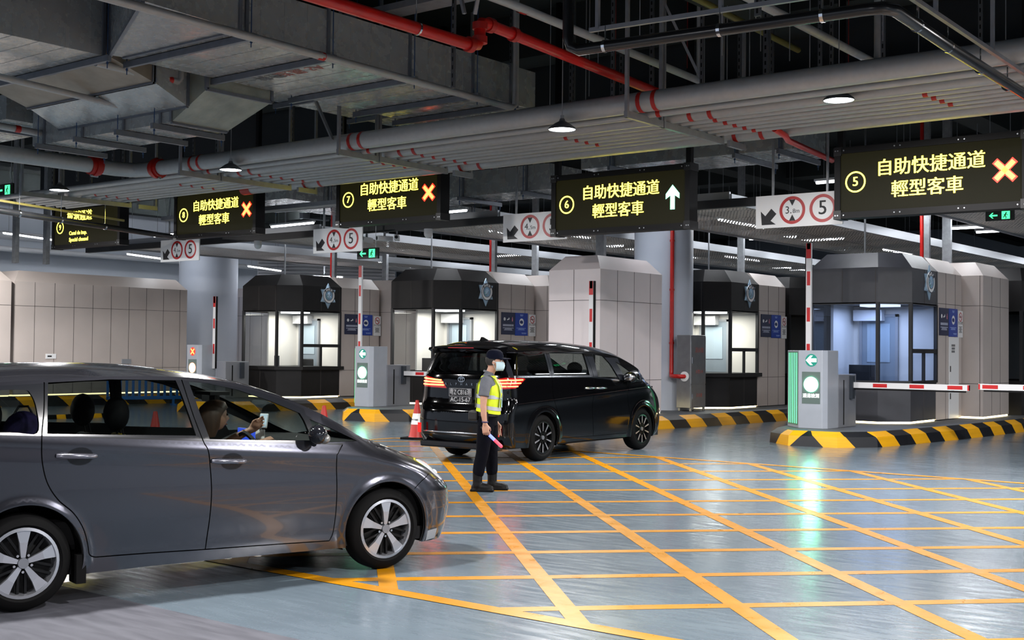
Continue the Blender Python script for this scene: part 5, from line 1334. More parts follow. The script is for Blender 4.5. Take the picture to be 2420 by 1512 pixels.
        b = MB(); b.ball((3.33, s*.60, .70), .045, 14, sq=(1, .8, .8)); b.build('headlamp_bulb', mat('bulb', '#ffffff', .2, emit='#f4f6ff', es=1.5), car, smooth=60)
        for hx in (0, 2.75):
            wheel(car, hx, s*.825, .317, .222, .2, s, 5, 5)
            b = MB()
            for i in range(25):
                a = -.35+(PI+.7)*i/24; r = .395
                b.v += [(hx+r*math.cos(a), s*.80, .317+r*math.sin(a)), (hx+r*math.cos(a), s*.45, .317+r*math.sin(a))]
            b.f = [(2*i, 2*i+1, 2*i+3, 2*i+2) for i in range(24)]; b.m = [0]*24
            b.build('wheel_arch', M_RUBBER, car)
            b = MB(); b.box(hx-.4, hx+.4, s*.44, s*.46, .18, .72); b.build('wheel_arch', M_RUBBER, car)
    wt = lambda x, z: wf(x, z)
    top_strip('roof', fe, fc, wt, -.62, 1.52, -1, 1, M_CARG, car)
    top_strip('roof_lining', fe, fc, lambda x, z: wf(x, z)-.02, -.62, 1.52, -1, 1, M_CABIN, car, dz=-.03)
    top_strip('windscreen', fe, fc, wt, 1.52, 2.74, -.93, .93, M_TINTL, car)
    for a in ((-1, -.93), (.93, 1)): top_strip('windscreen_pillar', fe, fc, wt, 1.52, 2.74, *a, M_CARG, car, nt=2); top_strip('pillar_lining', fe, fc, lambda x, z: wf(x, z)-.01, 1.52, 2.74, *a, M_CABIN, car, nt=2, dz=-.02)
    top_strip('bonnet', fe, fc, wt, 2.74, 3.462, -1, 1, M_CARG, car)
    top_strip('rear_hatch', fe, fc, wt, -.98, -.62, -1, 1, M_CARG, car, nx=14)
    # antenna-free cabin: floor, dash, seats, wheel
    b = MB(); b.box(-.9, 3.3, -.74, .74, .2, .3); b.box(2.9, 3.2, -.7, .7, .3, .6); b.build('underbody', M_CABIN, car)
    b = MB(); b.prism([(2.0, .55), (2.75, .55), (2.75, .98), (2.2, 1.0), (2.02, .93)], -.74, .74, axis='y'); b.build('dashboard', M_CABIN, car, bevel=.02)
    def seat(x, y, rec, label='seat', hz=1.33):
        b = MB(); b.box(x-.1, x+.42, y-.24, y+.24, .33, .55); c = b.build('seat', M_SEAT, car, bevel=.05)
        b = MB(); t = Vector((-math.sin(rec), 0, math.cos(rec))); o = Vector((x-.06, y, .5)); b.hexa([o+Vector((-.07, -.24, 0)), o+Vector((.07, -.24, 0)), o+Vector((.07, .24, 0)), o+Vector((-.07, .24, 0)), o+t*.58+Vector((-.05, -.19, 0)), o+t*.58+Vector((.05, -.19, 0)), o+t*.58+Vector((.05, .19, 0)), o+t*.58+Vector((-.05, .19, 0))]); b.build('backrest', M_SEAT, c, bevel=.04)
        h = o+t*.76; b = MB(); b.ball(h, 1, 18, sq=(.085, .13, .125)); b.cyl(o+t*.55+Vector((0, .06, 0)), h+Vector((0, .06, 0)), .008, 6); b.cyl(o+t*.55+Vector((0, -.06, 0)), h+Vector((0, -.06, 0)), .008, 6); b.build('headrest', M_SEAT, c, smooth=50)
    seat(.98, -.38, .22); seat(1.02, .38, .25); seat(.05, -.4, .15); seat(.05, .4, .15)
    b = MB(); b.ring((1.80, -.37, .90), .165, .19, .025, 28, X=(0, 1, 0), Yv=(-.35, 0, .94), N=(.94, 0, .35)); b.bar((1.81, -.54, .90), (1.81, -.2, .90), .03, .03); b.cyl((1.81, -.37, .90), (2.1, -.37, .8), .03, 10); b.build('steering_wheel', M_CABIN, car, smooth=40)
    b = MB(); b.box(1.50, 1.66, -.30, -.02, 1.36, 1.385); b.build('sun_visor', M_CABIN, car)
    b = MB(); b.box(1.62, 1.66, -.12, .12, 1.30, 1.36); b.build('rear_view_mirror', M_CABIN, car)
    b = MB(); b.box(1.93, 1.95, -.16, .12, .93, 1.08); b.build('dash_screen', mat('dash_screen', '#101830', .3, emit=(.05, .12, .9), es=.9), car)
    b = MB(); b.ring((-.975, 0, .85), .0, .05, .01, 16, X=(0, 1, 0), N=(-1, 0, 0)); b.build('rear_mark', M_CHROME, car)
    return car
CARG = grey_car()
# ------------------------------------------------ black van
def black_van():
    phi = -.0297
    car = thing('van', 'black people carrier stopped in lane six with its red tail lamps lit', 'van', (-12.4066, 15.4033, 0), PI/2-phi)
    fe = curve([(-.90, 1.66), (-.8, 1.70), (-.6, 1.712), (.24, 1.714), (1.04, 1.709), (1.78, 1.691), (2.25, 1.626), (2.73, 1.48), (3.11, 1.30), (3.35, 1.168), (3.5, 1.11), (3.62, 1.06), (3.75, .99), (3.85, .91), (3.93, .8)])
    fc = curve([(-.92, 1.76), (-.8, 1.83), (-.5, 1.862), (.1, 1.878), (.9, 1.875), (1.7, 1.84), (2.3, 1.775), (2.6, 1.69), (2.95, 1.54), (3.25, 1.37), (3.45, 1.225), (3.6, 1.16), (3.75, 1.09), (3.86, 1.01), (3.93, .9)])
    xf = curve([(.18, 3.93), (.3, 3.99), (.5, 4.02), (.7, 4.01), (.85, 3.97), (.95, 3.92), (1.1, 3.84), (1.3, 3.6), (1.9, 3.2)])
    xr = curve([(.22, -.92), (.3, -.98), (.43, -1.03), (.6, -1.03), (.76, -1.015), (.9, -.97), (1.0, -.955), (1.2, -.95), (1.32, -.935), (1.5, -.875), (1.7, -.80), (1.8, -.77)])
    w0 = curve([(.2, .865), (.3, .90), (.45, .918), (.65, .925), (.9, .925), (1.1, .918), (1.28, .90), (1.32, .892), (1.5, .845), (1.7, .775), (1.76, .74)])
    LR, NR, K = .24, 2.6, .87
    def wf(x, z, ins=0.):
        w = w0(z)
        for hx in (-.03, 2.986):
            r = math.hypot(x-hx, z-.363); w += .016*math.exp(-((r-.42)/.05)**2)
        w += .012*math.exp(-((z-(.93+.055*x))/.08)**2)
        if x > 2.9:
            q = min(1, max(0, (z-(fe(x)-.2))/.2)); k = min(1, (x-2.9)/.4); w -= k*.12*q**2.2
        u = (xf(z)-x)/.75
        if u < 1: w *= (1-(1-max(u, 0))**2.7)**(1/2.7)
        u = (x-xr(z))/LR
        if u < 1: w *= (1-(1-max(u, 0))**NR)**(1/NR)
        if x > 2: w *= 1-.03*((x-2)/1.4)**2*(1 if z > 1.15 else .3)
        return max(w-ins, 0.)
    off = LR*(1-(1-K**NR)**(1/NR))
    zt = 1.735
    top = [(x, fe(x)) for x in [-.66+(3.90+.66)*i/60 for i in range(61)]]
    front = [(xf(z)-.002, z) for z in (.8, .7, .6, .5, .4, .3, .22)]
    bottom = [(3.7, .215), (3.5, .222), (2.4, .25), (1.1, .26), (.42, .252), (-.5, .225), (-.85, .25)]
    rear = [(xr(z)+off, z) for z in [.25+(1.70-.25)*i/24 for i in range(25)]]
    outline = top+front+bottom+rear
    fa = circ((2.986, .363), .405, 44, -.5, PI+.5)+[(2.6, -.1), (3.36, -.1)]; ra = circ((-.03, .363), .405, 44, -.5, PI+.5)+[(-.4, -.1), (.34, -.1)]
    g = .007
    s1 = spl([(.19, 1.70), (.20, 1.31), (.19, 1.0), (.30, .80), (.42, .6), (.44, .33)]); s2 = spl([(1.30, 1.69), (1.40, 1.29), (1.33, .77), (1.40, .32)]); s3 = spl([(2.46, 1.19), (2.44, .95), (2.50, .70), (2.55, .5)])
    bt = [(.44, .33), (1.40, .32), (2.45, .315)]
    regions = [(None, fa), (None, ra), (None, ribbon(s1, g)), (None, ribbon(s2, g)), (None, ribbon(s3, g)), (None, ribbon(bt, g)), (None, ribbon([(.25, 1.275), (.25, 1.262)], .01)),
               ('quarter_window', [(-.74, 1.675), (.13, 1.688), (.14, 1.33), (-.78, 1.335)]), ('slide_window', [(.27, 1.688), (1.25, 1.680), (1.29, 1.32), (.27, 1.33)]),
               ('front_window', [(1.52, 1.665), (1.84, 1.63), (2.0, 1.50), (2.2, 1.24), (1.53, 1.29)]), ('corner_window', [(2.18, 1.54), (2.34, 1.485), (2.62, 1.36), (3.02, 1.18), (2.42, 1.215)]),
               ('belt_trim', ribbon([(-.83, 1.315), (0, 1.308), (1.31, 1.29), (2.4, 1.205)], .022)),
               ('tail_lamp', [(xr(1.29)+off-.02, 1.30), (xr(1.13)+off-.02, 1.13), (-.78, 1.14), (-.52, 1.275), (-.55, 1.292)]),
               ('headlight', [(3.5, 1.0), (3.75, .93), (3.9, .86), (3.93, .80), (3.75, .86)]),
               ('pillar', [(-.80, 1.69), (2.28, 1.60), (2.32, 1.48), (2.40, 1.2), (1.4, 1.29), (-.83, 1.32)]),
               ('slide_door', s1[::1]+bt[0:2]+s2[::-1]), ('front_door', s2+[(1.41, .32), (2.45, .315)]+s3[::-1])]
    V, R = patch(regions, outline, .03)
    lamp = mat('lamp_red_dark', '#5a0808', .12, emit=(.5, .01, .01), es=.5, coat=1)
    mm = dict(body=M_CARB, slide_door=M_CARB, front_door=M_CARB, quarter_window=M_TINTD, slide_window=M_TINT, front_window=M_TINTL, corner_window=M_TINTL, belt_trim=M_CHROME, tail_lamp=lamp, headlight=MATS['headlamp'], pillar=M_TRIMREFL)
    allbody = [f for k, v in R.items() if 'window' not in k for f in v]
    for s in (-1, 1):
        fm = lambda x, z, ins=0., s=s: (x, s*wf(x, z, ins), z)
        P = {}
        for k in ('body', 'slide_door', 'front_door', 'belt_trim', 'tail_lamp', 'headlight', 'pillar', 'quarter_window', 'slide_window', 'front_window', 'corner_window'):
            if k not in R: continue
            par = P['slide_door'] if k == 'slide_window' else P['front_door'] if k == 'front_window' else car
            nm = 'window' if 'window' in k else {'body': 'body_side', 'slide_door': 'sliding_door'}.get(k, k)
            P[k] = realise(nm, V, R[k], fm, mm[k], par, s > 0)
        realise('lining', V, allbody, lambda x, z, ins=0., s=s: (x, s*max(0., wf(x, z)-.03), z), M_CABIN, car, s > 0)
        for hx, hz, par in ((1.26, 1.112, P['slide_door']), (1.59, 1.106, P['front_door'])):
            y = s*wf(hx, hz); b = MB(); b.tube([(hx-.15, y+s*.002, hz), (hx-.12, y+s*.028, hz), (hx+.12, y+s*.028, hz-.004), (hx+.15, y+s*.002, hz-.004)], [.012, .019, .019, .012], 10); b.build('handle', M_CHROME, par, smooth=60)
        y = s*1.02; b = MB(); b.ball((2.36, y, 1.27), 1, 20, sq=(.09, .13, .10)); m = b.build('mirror', M_CARB, car, smooth=60)
        b = MB(); b.tube([(2.42, s*.86, 1.2), (2.38, s*.95, 1.23)], .03, 8); b.build('mirror_arm', M_TRIMREFL, m)
        b = MB(); b.ball((2.30, y, 1.28), 1, 14, sq=(.04, .10, .07)); b.build('mirror_glass', M_CHROME, m, smooth=60)
        for hx in (-.03, 2.986):
            wheel(car, hx, s*.895, .363, .245, .22, s, 10, 10)
            b = MB()
            for i in range(25):
                a = -.35+(PI+.7)*i/24; r = .43
                b.v += [(hx+r*math.cos(a), s*.87, .363+r*math.sin(a)), (hx+r*math.cos(a), s*.5, .363+r*math.sin(a))]
            b.f = [(2*i, 2*i+1, 2*i+3, 2*i+2) for i in range(24)]; b.m = [0]*24
            b.build('wheel_arch', M_RUBBER, car)
        # side strips of the tail lamp
        for q, (z0, x1) in enumerate(((1.262, -.60), (1.215, -.66), (1.168, -.74))):
            pts = [(x, s*(wf(x, z0)+.004), z0+.02*(x+.9)) for x in [xr(z0)+off+.005+(x1-xr(z0)-off)*i/5 for i in range(6)]]
            b = MB(); b.tube(pts, .011, 6); b.build('lamp_strip', mat('tail_strip', '#ff3018', .4, emit=(1., .13, .04), es=7.), P['tail_lamp'], smooth=60)
    # rear face, seen from behind: domain (y right-positive, z)
    def rm(y, z, ins=0.):
        W = w0(z); q = min(abs(y)/W, .999); return (xr(z)+LR*(1-(1-q**NR)**(1/NR))+ins, -y, z)
    zr = [.25+(1.70-.25)*i/24 for i in range(25)]
    ol = [(K*w0(z), z) for z in zr]+[(-K*w0(z), z) for z in zr[::-1]]
    rr = [(None, ribbon([(-.77, .86), (-.4, .85), (.4, .85), (.77, .86)], .008)),
          ('rear_window', spl([(-.60, 1.68), (0, 1.685), (.60, 1.68), (.68, 1.36), (.6, 1.345), (0, 1.335), (-.6, 1.345), (-.68, 1.36)], 3, True)),
          ('tail_lamp', [(.30, 1.118), (.40, 1.235), (.82, 1.31), (.82, 1.13)]), ('tail_lamp', [(-.30, 1.118), (-.82, 1.13), (-.82, 1.31), (-.40, 1.235)]),
          ('bumper', [(-.9, .84), (.9, .84), (.9, .2), (-.9, .2)])]
    V, R = patch(rr, ol, .028)
    P = {}
    hatch = realise('tailgate', V, R['body'], rm, M_CARB, car)
    realise('window', V, R['rear_window'], rm, M_TINTD, hatch); tl = realise('tail_lamp', V, R['tail_lamp'], rm, lamp, car); realise('rear_bumper', V, R['bumper'], rm, M_CARB, car)
    realise('lining', V, R['body']+R['bumper'], lambda y, z, ins=0.: rm(y, z, .04), M_CABIN, car)
    for s in (-1, 1):
        for a in (((.36, 1.165), (.80, 1.168)), ((.38, 1.205), (.80, 1.215)), ((.42, 1.24), (.80, 1.262))):
            b = MB(); b.tube([Vector(rm(s*(a[0][0]+(a[1][0]-a[0][0])*i/6), a[0][1]+(a[1][1]-a[0][1])*i/6))+Vector((-.006, 0, 0)) for i in range(7)], .013, 6); b.build('lamp_strip', MATS['tail_strip'], tl, smooth=60)
        b = MB(); b.box(-1.045, -1.03, s*.74, s*.80, .42, .57); b.build('rear_reflector', mat('reflector_red', '#c01010', .2, emit=(1, .03, .02), es=.5), car)
    # spoiler, high stop, antenna, badge, letters, plate
    b = MB(); n = 16
    for i in range(n+1):
        y = -.70+1.4*i/n; e = .05*(abs(y)/.7)**4
        b.v += [(-.70, y, 1.80-e*.6), (-.96+e, y, 1.775-e*.5), (-.985+e*1.2, y, 1.745-e*.6), (-.78, y, 1.70-e)]
    for i in range(n): b.f += [(i*4+j, (i+1)*4+j, (i+1)*4+(j+1) % 4, i*4+(j+1) % 4) for j in range(4)]
    b.f += [(0, 1, 2, 3), (n*4+3, n*4+2, n*4+1, n*4)]; b.m = [0]*len(b.f); b.build('spoiler', M_CARB, car, smooth=50)
    b = MB(); b.box(-.985, -.97, -.25, .25, 1.742, 1.752); b.build('stop_lamp', lamp, car)
    b = MB(); b.add([(-.50, -.02, 1.85), (-.50, .02, 1.85), (-.28, .02, 1.86), (-.28, -.02, 1.86), (-.47, -.004, 1.92), (-.47, .004, 1.92), (-.42, .004, 1.92), (-.42, -.004, 1.92)], [(0, 3, 2, 1), (4, 5, 6, 7), (0, 1, 5, 4), (1, 2, 6, 5), (2, 3, 7, 6), (3, 0, 4, 7)]); b.build('antenna_fin', M_CARB, car)
    kw = dict(X=(0, -1, 0), Yv=(0, 0, 1), N=(-1, 0, 0))
    b = MB()
    def ell(b, a, c, h, k, cz):
        b.shape([(a*math.cos(t), h*math.sin(t)+cz) for t in [2*PI*i/28 for i in range(28)]]+[((a-k)*math.cos(t), (h-k*.8)*math.sin(t)+cz) for t in [2*PI*(28-i)/28 for i in range(29)]]+[(a, cz)], (-.953, 0, c), .008, **kw)
    ell(b, .068, 1.262, .046, .012, 0); ell(b, .026, 1.262, .040, .010, -.002); ell(b, .045, 1.262, .018, .010, .022); b.build('emblem_badge', M_CHROME, hatch)
    b = MB()
    for i, ch in enumerate('ALPHARD'): b.text(ch, (-.953, -(-.31+i*.1033), 1.185), .055, .005, **kw)
    b.build('lettering', M_CHROME, hatch)
    pl = MB(); pl.box(-.985, -.955, -.222, .222, .995, 1.125); plate = pl.build('number_plate', mat('plate_black', '#15161a', .4), car)
    b = MB(); b.text('粤Z·C816港', (-.985, 0, 1.06), .105, .002, width=.78, **kw); b.box(-.987, -.985, -.218, .218, 1.118, 1.122); b.box(-.987, -.985, -.218, .218, .998, 1.002); b.box(-.987, -.985, -.218, -.214, .998, 1.122); b.box(-.987, -.985, .214, .218, .998, 1.122); b.build('lettering', mat('plate_white', '#c9cbd0', .5), plate)
    pl = MB(); pl.box(-.98, -.955, -.222, .222, .905, .99); plate = pl.build('number_plate', MATS['plate_black'], car)
    b = MB(); b.text('AC-15-67', (-.98, 0, .948), .098, .002, bold=.01, **kw); b.build('lettering', MATS['plate_white'], plate)
    b = MB(); b.box(-1.02, -.9, -.78, .78, .20, .30); b.build('lower_valance', M_TRIMREFL, car, bevel=.03)
    b = MB(); b.tube([Vector(rm(-.74+1.48*i/16, .445))+Vector((-.006, 0, 0)) for i in range(17)], .012, 6); b.build('bumper_trim', M_CHROME, car, smooth=60)
    wt = lambda x, z: wf(x, z)
    top_strip('roof', fe, fc, wt, -.86, 2.05, -1, 1, M_CARB, car, p=3)
    top_strip('roof_lining', fe, fc, lambda x, z: wf(x, z)-.02, -.8, 2.05, -1, 1, M_CABIN, car, dz=-.04, p=3)
    top_strip('windscreen', fe, fc, wt, 2.05, 3.42, -.92, .92, M_TINTL, car, p=3)
    for a in ((-1, -.92), (.92, 1)): top_strip('windscreen_pillar', fe, fc, wt, 2.05, 3.42, *a, M_CARB, car, nt=2, p=3); top_strip('pillar_lining', fe, fc, lambda x, z: wf(x, z)-.01, 2.05, 3.42, *a, M_CABIN, car, nt=2, dz=-.02, p=3)
    top_strip('bonnet', fe, fc, wt, 3.42, 3.90, -1, 1, M_CARB, car, p=3)
    b = MB(); b.box(-.85, 3.7, -.8, .8, .22, .34); b.build('underbody', M_CABIN, car)
    b = MB(); b.prism([(2.7, .6), (3.5, .6), (3.5, 1.1), (2.95, 1.12), (2.72, 1.05)], -.8, .8, axis='y'); b.build('dashboard', M_CABIN, car)
    for x in (-.35, .75, 1.75):
        for y in (-.42, .42):
            b = MB(); b.box(x, x+.5, y-.27, y+.27, .45, .68); c = b.build('seat', M_SEAT, car, bevel=.05)
            b = MB(); b.hexa([(x-.1, y-.26, .6), (x+.06, y-.26, .6), (x+.06, y+.26, .6), (x-.1, y+.26, .6), (x-.22, y-.21, 1.28), (x-.12, y-.21, 1.28), (x-.12, y+.21, 1.28), (x-.22, y+.21, 1.28)]); b.build('backrest', M_SEAT, c, bevel=.05)
            b = MB(); b.ball((x-.2, y, 1.42), 1, 16, sq=(.07, .15, .11)); b.build('headrest', M_SEAT, c, smooth=50)
    return car
black_van()
# ---------------------------------------------------------------- people
M_SKIN = mat('skin', '#b58a74', .5, noise=(30, .05))
def organic(b, name, mtl, parent, vox=.008, it=5, loc=None):
    o = b.build(name, mtl, parent, loc=loc)
    r = o.modifiers.new('remesh', 'REMESH'); r.mode = 'VOXEL'; r.voxel_size = vox; r.use_smooth_shade = True
    s = o.modifiers.new('smooth', 'SMOOTH'); s.factor = .5; s.iterations = it
    return o
def loft(b, rings, n=28, p=2.3):
    vs = []; k = len(rings)
    for cx, cy, z, a, c in rings:
        for i in range(n):
            t = 2*PI*i/n; ct, st = math.cos(t), math.sin(t)
            vs.append((cx+a*math.copysign(abs(ct)**(2/p), ct), cy+c*math.copysign(abs(st)**(2/p), st), z))
    fs = [(i*n+j, i*n+(j+1) % n, (i+1)*n+(j+1) % n, (i+1)*n+j) for i in range(k-1) for j in range(n)]
    fs += [tuple(range(n-1, -1, -1)), tuple(range((k-1)*n, k*n))]
    return b.add(vs, fs)
def head(b, c, s=1., pitch=0.):
    n, m = 44, 30; vs = []; c = Vector(c)
    for i in range(m+1):
        ph = PI*i/m
        for j in range(n):
            t = 2*PI*j/n
            x, y, z = math.sin(ph)*math.cos(t), math.sin(ph)*math.sin(t), -math.cos(ph)
            X, Y, Z = x*.098, y*.076, z*.115
            if z < 0: Y *= 1-.28*(-z)**1.5; X = X*(1-.10*(-z)**2)+.012*(-z)*(1 if x > 0 else .2)
            if x < 0: X *= 1.04+.08*max(0, z)*(1-z)
            if x > 0:
                X += .026*math.exp(-(Y/.013)**2-((Z+.022)/.020)**2)+.006*math.exp(-(Y/.010)**2-((Z-.005)/.025)**2)
                X -= .010*math.exp(-((abs(Y)-.032)/.016)**2-((Z-.012)/.014)**2)
                X += .006*math.exp(-(Y/.024)**2-((Z+.064)/.010)**2)-.004*math.exp(-(Y/.02)**2-((Z+.080)/.008)**2)+.007*math.exp(-(Y/.02)**2-((Z+.098)/.012)**2)
            vs.append(c+Vector((X, Y, Z))*s)
    fs = [(i*n+j, i*n+(j+1) % n, (i+1)*n+(j+1) % n, (i+1)*n+j) for i in range(m) for j in range(n)]
    b.add(vs, fs)
    for sd in (-1, 1): b.ball(c+Vector((-.008, sd*.076, -.008))*s, 1, 12, sq=(.018*s, .010*s, .031*s))
def limb(b, pts, n=14):
    P = [p for p, r in pts]; R = [r for p, r in pts]; b.tube(P, R, n)
    for p, r in pts: b.ball(p, r*.99, 12)
def hand(b, w, d, nrm, th, curl=(50, 65, 40), s=1., fr=.0085):
    w = Vector(w); d = Vector(d).normalized(); nrm = Vector(nrm).normalized(); th = Vector(th).normalized()
    # palm: a flattened block of overlapping tubes
    for k in (-.028, -.010, .010, .028): b.tube([w+th*k*.6*s, w+d*.05*s+th*k*s, w+d*.092*s+th*k*1.05*s], [.014*s, .0145*s, .012*s], 10); b.ball(w+d*.092*s+th*k*1.05*s, .012*s, 10)
    L = [(.031, (.040, .024, .020)), (.010, (.044, .028, .021)), (-.011, (.041, .026, .020)), (-.031, (.032, .020, .018))]
    for i, (k, seg) in enumerate(L):
        p = w+d*.094*s+th*k*1.08*s; a = 0; pts = [(p, fr*1.08*s)]
        for j, l in enumerate(seg):
            a += math.radians(curl[j]+(i-1.5)*4); p = p+(d*math.cos(a)+nrm*math.sin(a))*l*s; pts.append((p, fr*(1-.09*(j+1))*s))
        limb(b, pts, 10)
    p = w+d*.022*s+th*.026*s
    pts = [(p, .013*s), (p+(d*.030+th*.022+nrm*.014)*s, .0115*s), (p+(d*.056+th*.020+nrm*.034)*s, .0095*s), (p+(d*.074+th*.006+nrm*.046)*s, .0085*s)]
    limb(b, pts, 10)
def guard():
    M = lambda n, c, r=.75, **k: mat(n, c, r, **k)
    t = thing('person', 'person in navy cap, mask and yellow vest standing behind the van with a baton', 'person', (-9.58, 11.70, 0), YAW-.12)
    # ---- body: one continuous surface
    b = MB()
    loft(b, [(-.02, 0, .80, .085, .13), (-.01, 0, .92, .10, .145), (0, 0, 1.05, .10, .135), (.008, 0, 1.18, .112, .15), (.0, 0, 1.30, .10, .165), (-.012, 0, 1.37, .075, .13), (-.006, 0, 1.42, .05, .06)])
    limb(b, [((-.01, 0, 1.38), .056), ((.022, 0, 1.46), .053), ((.05, 0, 1.53), .055)])
    head(b, (.072, 0, 1.575), 1.0)
    Rk = [((-.02, -.085, .84), .085), ((-.055, -.095, .48), .055), ((-.115, -.10, .12), .042)]
    Lk = [((.0, .085, .84), .085), ((.025, .095, .48), .055), ((.035, .11, .12), .042)]
    limb(b, Rk); limb(b, Lk)
    for (x, y, _), in ([Rk[2][0]], [Lk[2][0]]): limb(b, [((x-.02, y, .08), .04), ((x+.06, y, .05), .035), ((x+.14, y, .04), .03)])
    sh, el, wr = (-.015, -.185, 1.335), (-.035, -.225, 1.045), (-.010, -.228, .825)
    limb(b, [(sh, .05), ((-.03, -.212, 1.19), .047), (el, .039), ((-.028, -.228, .94), .037), (wr, .026)])
    hand(b, wr, (.10, .0, -1), (.15, 1, .1), (1, -.1, .12), (38, 72, 55), 1.05, .0092)
    sh2, el2, wr2 = (-.015, .185, 1.335), (-.02, .215, 1.05), (.06, .21, .83)
    limb(b, [(sh2, .05), ((-.02, .205, 1.19), .047), (el2, .039), ((.02, .215, .94), .037), (wr2, .026)])
    hand(b, wr2, (.2, 0, -1), (.1, -1, 0), (1, 0, .1), (18, 25, 20), 1.05, .0092)
    organic(b, 'body', M_SKIN, t, .006, 3)
    for s in (-1, 1):
        b = MB(); b.ball((.155, s*.031, 1.588), .011, 12); b.build('eye', mat('eye_white', '#e6e2de', .25), t, smooth=60)
        b = MB(); b.ball((.163, s*.031, 1.588), .0055, 10); b.build('iris', mat('eye_dark', '#1a0f0a', .2), t, smooth=60)
        b = MB(); b.tube([(.158, s*.048, 1.603), (.166, s*.032, 1.608), (.166, s*.016, 1.605)], .004, 6); b.build('eyebrow', mat('hair_black', '#0e0c0b', .7), t)
    # ---- hair, cap, mask
    b = MB(); loft(b, [(.058, 0, 1.535, .085, .074), (.05, 0, 1.58, .098, .080), (.052, 0, 1.62, .10, .080), (.06, 0, 1.66, .085, .07)], p=2)
    vs = [v if v[0] < .075 or v[2] > 1.60 else (.075, v[1], v[2]) for v in b.v]; b.v = vs
    b.build('hair', MATS['hair_black'], t, smooth=60)
    b = MB(); loft(b, [(.070, 0, 1.612, .108, .088), (.068, 0, 1.65, .109, .090), (.066, 0, 1.69, .098, .082), (.064, 0, 1.718, .070, .06), (.064, 0, 1.728, .03, .028)], p=2)
    MN = M('navy_cloth', '#090d1c', .9, noise=(40, .1), spec=.1)
    cap = b.build('cap', MN, t, smooth=60)
    b = MB(); pts = []
    for i in range(13):
        a = -1.15+2.3*i/12; x0 = .07+.104*math.cos(a); y0 = .088*math.sin(a); k = math.cos(a*.95)
        b.v += [(x0, y0, 1.628), (x0+.095*max(.0, k), y0*1.02, 1.618-.0*k-.010*(y0/.09)**2), (x0+.095*max(.0, k), y0*1.02, 1.610-.010*(y0/.09)**2), (x0, y0, 1.618)]
    for i in range(12): b.f += [(i*4+j, (i+1)*4+j, (i+1)*4+(j+1) % 4, i*4+(j+1) % 4) for j in range(4)]; b.m += [0]*4
    b.build('cap_peak', MN, cap, smooth=50)
    b = MB(); n = 15
    for i in range(n):
        a = -1.25+2.5*i/(n-1); k = math.cos(a)
        for z, r in ((1.577, .108), (1.555, .122), (1.53, .128), (1.50, .120), (1.468, .104)):
            b.v.append((.055+.02*k+r*.92*k, r*.70*math.sin(a), z))
    b.f = [(i*5+j, (i+1)*5+j, (i+1)*5+j+1, i*5+j+1) for i in range(n-1) for j in range(4)]; b.m = [0]*len(b.f)
    o = b.build('face_mask', M('mask_blue', '#b9d4dc', .8), t, smooth=70); sm = o.modifiers.new('th', 'SOLIDIFY'); sm.thickness = .003
    b = MB()
    for s in (-1, 1):
        b.tube([(.095, s*.077, 1.565), (.07, s*.083, 1.585), (.058, s*.085, 1.58)], .0022, 6); b.tube([(.09, s*.068, 1.48), (.07, s*.08, 1.53), (.058, s*.085, 1.56)], .0022, 6)
    b.build('mask_strap', MATS['mask_blue'], o)
    # ---- shirt with short sleeves and collar
    b = MB(); loft(b, [(-.005, 0, .92, .128, .165), (0, 0, 1.05, .128, .158), (.008, 0, 1.18, .136, .172), (.0, 0, 1.30, .122, .185), (-.012, 0, 1.375, .09, .14), (-.004, 0, 1.425, .064, .072), (.006, 0, 1.445, .060, .064)])
    for s, (q, e) in ((-1, ((-.012, -.175, 1.34), (-.034, -.222, 1.16))), (1, ((-.012, .175, 1.34), (-.022, .212, 1.16)))):
        b.tube([q, ((q[0]+e[0])/2, q[1]*.6+e[1]*.4+s*.012, 1.26), e], [.068, .066, .068], 16); b.ball(q, .068, 14)
    organic(b, 'shirt', M('shirt_grey', '#5d6068', .85, noise=(25, .08), bump=(14, .2)), t, .008, 3)
    b = MB(); b.tube([(.05, -.05, 1.425), (-.02, -.062, 1.452), (-.06, 0, 1.462), (-.02, .062, 1.452), (.05, .05, 1.425)], .014, 8); b.build('collar', MATS['shirt_grey'], t, smooth=60)
    # ---- vest
    b = MB(); loft(b, [(-.005, 0, .955, .150, .185), (.0, 0, 1.05, .146, .178), (.008, 0, 1.18, .152, .185), (.002, 0, 1.28, .142, .178), (-.008, 0, 1.35, .110, .135), (-.006, 0, 1.405, .082, .098)])
    b.v = [(v[0], v[1], v[2]-.16*(v[0]+.0)*(1 if v[2] < 1.0 else 0)) for v in b.v]
    MV = M('vest_yellow', '#c9dc1e', .7, emit='#c9dc1e', es=.0, noise=(9, .08), bump=(9, .3))
    vest = b.build('vest', MV, t, smooth=60)
    MS = mat('reflective_tape', '#b9bdc4', .35, .3)
    for z, a, c, sl in ((1.00, .152, .186, .16), (1.13, .155, .188, .06)):
        b = MB(); n = 36
        for i in range(n):
            tt = 2*PI*i/n; ct, st = math.cos(tt), math.sin(tt); x = a*math.copysign(abs(ct)**.87, ct); y = c*math.copysign(abs(st)**.87, st)
            b.v += [(x, y, z-sl*x), (x, y, z-sl*x+.045)]
        b.f = [(2*i, 2*((i+1) % n), 2*((i+1) % n)+1, 2*i+1) for i in range(n)]; b.m = [0]*n; b.build('reflective_band', MS, vest, smooth=60)
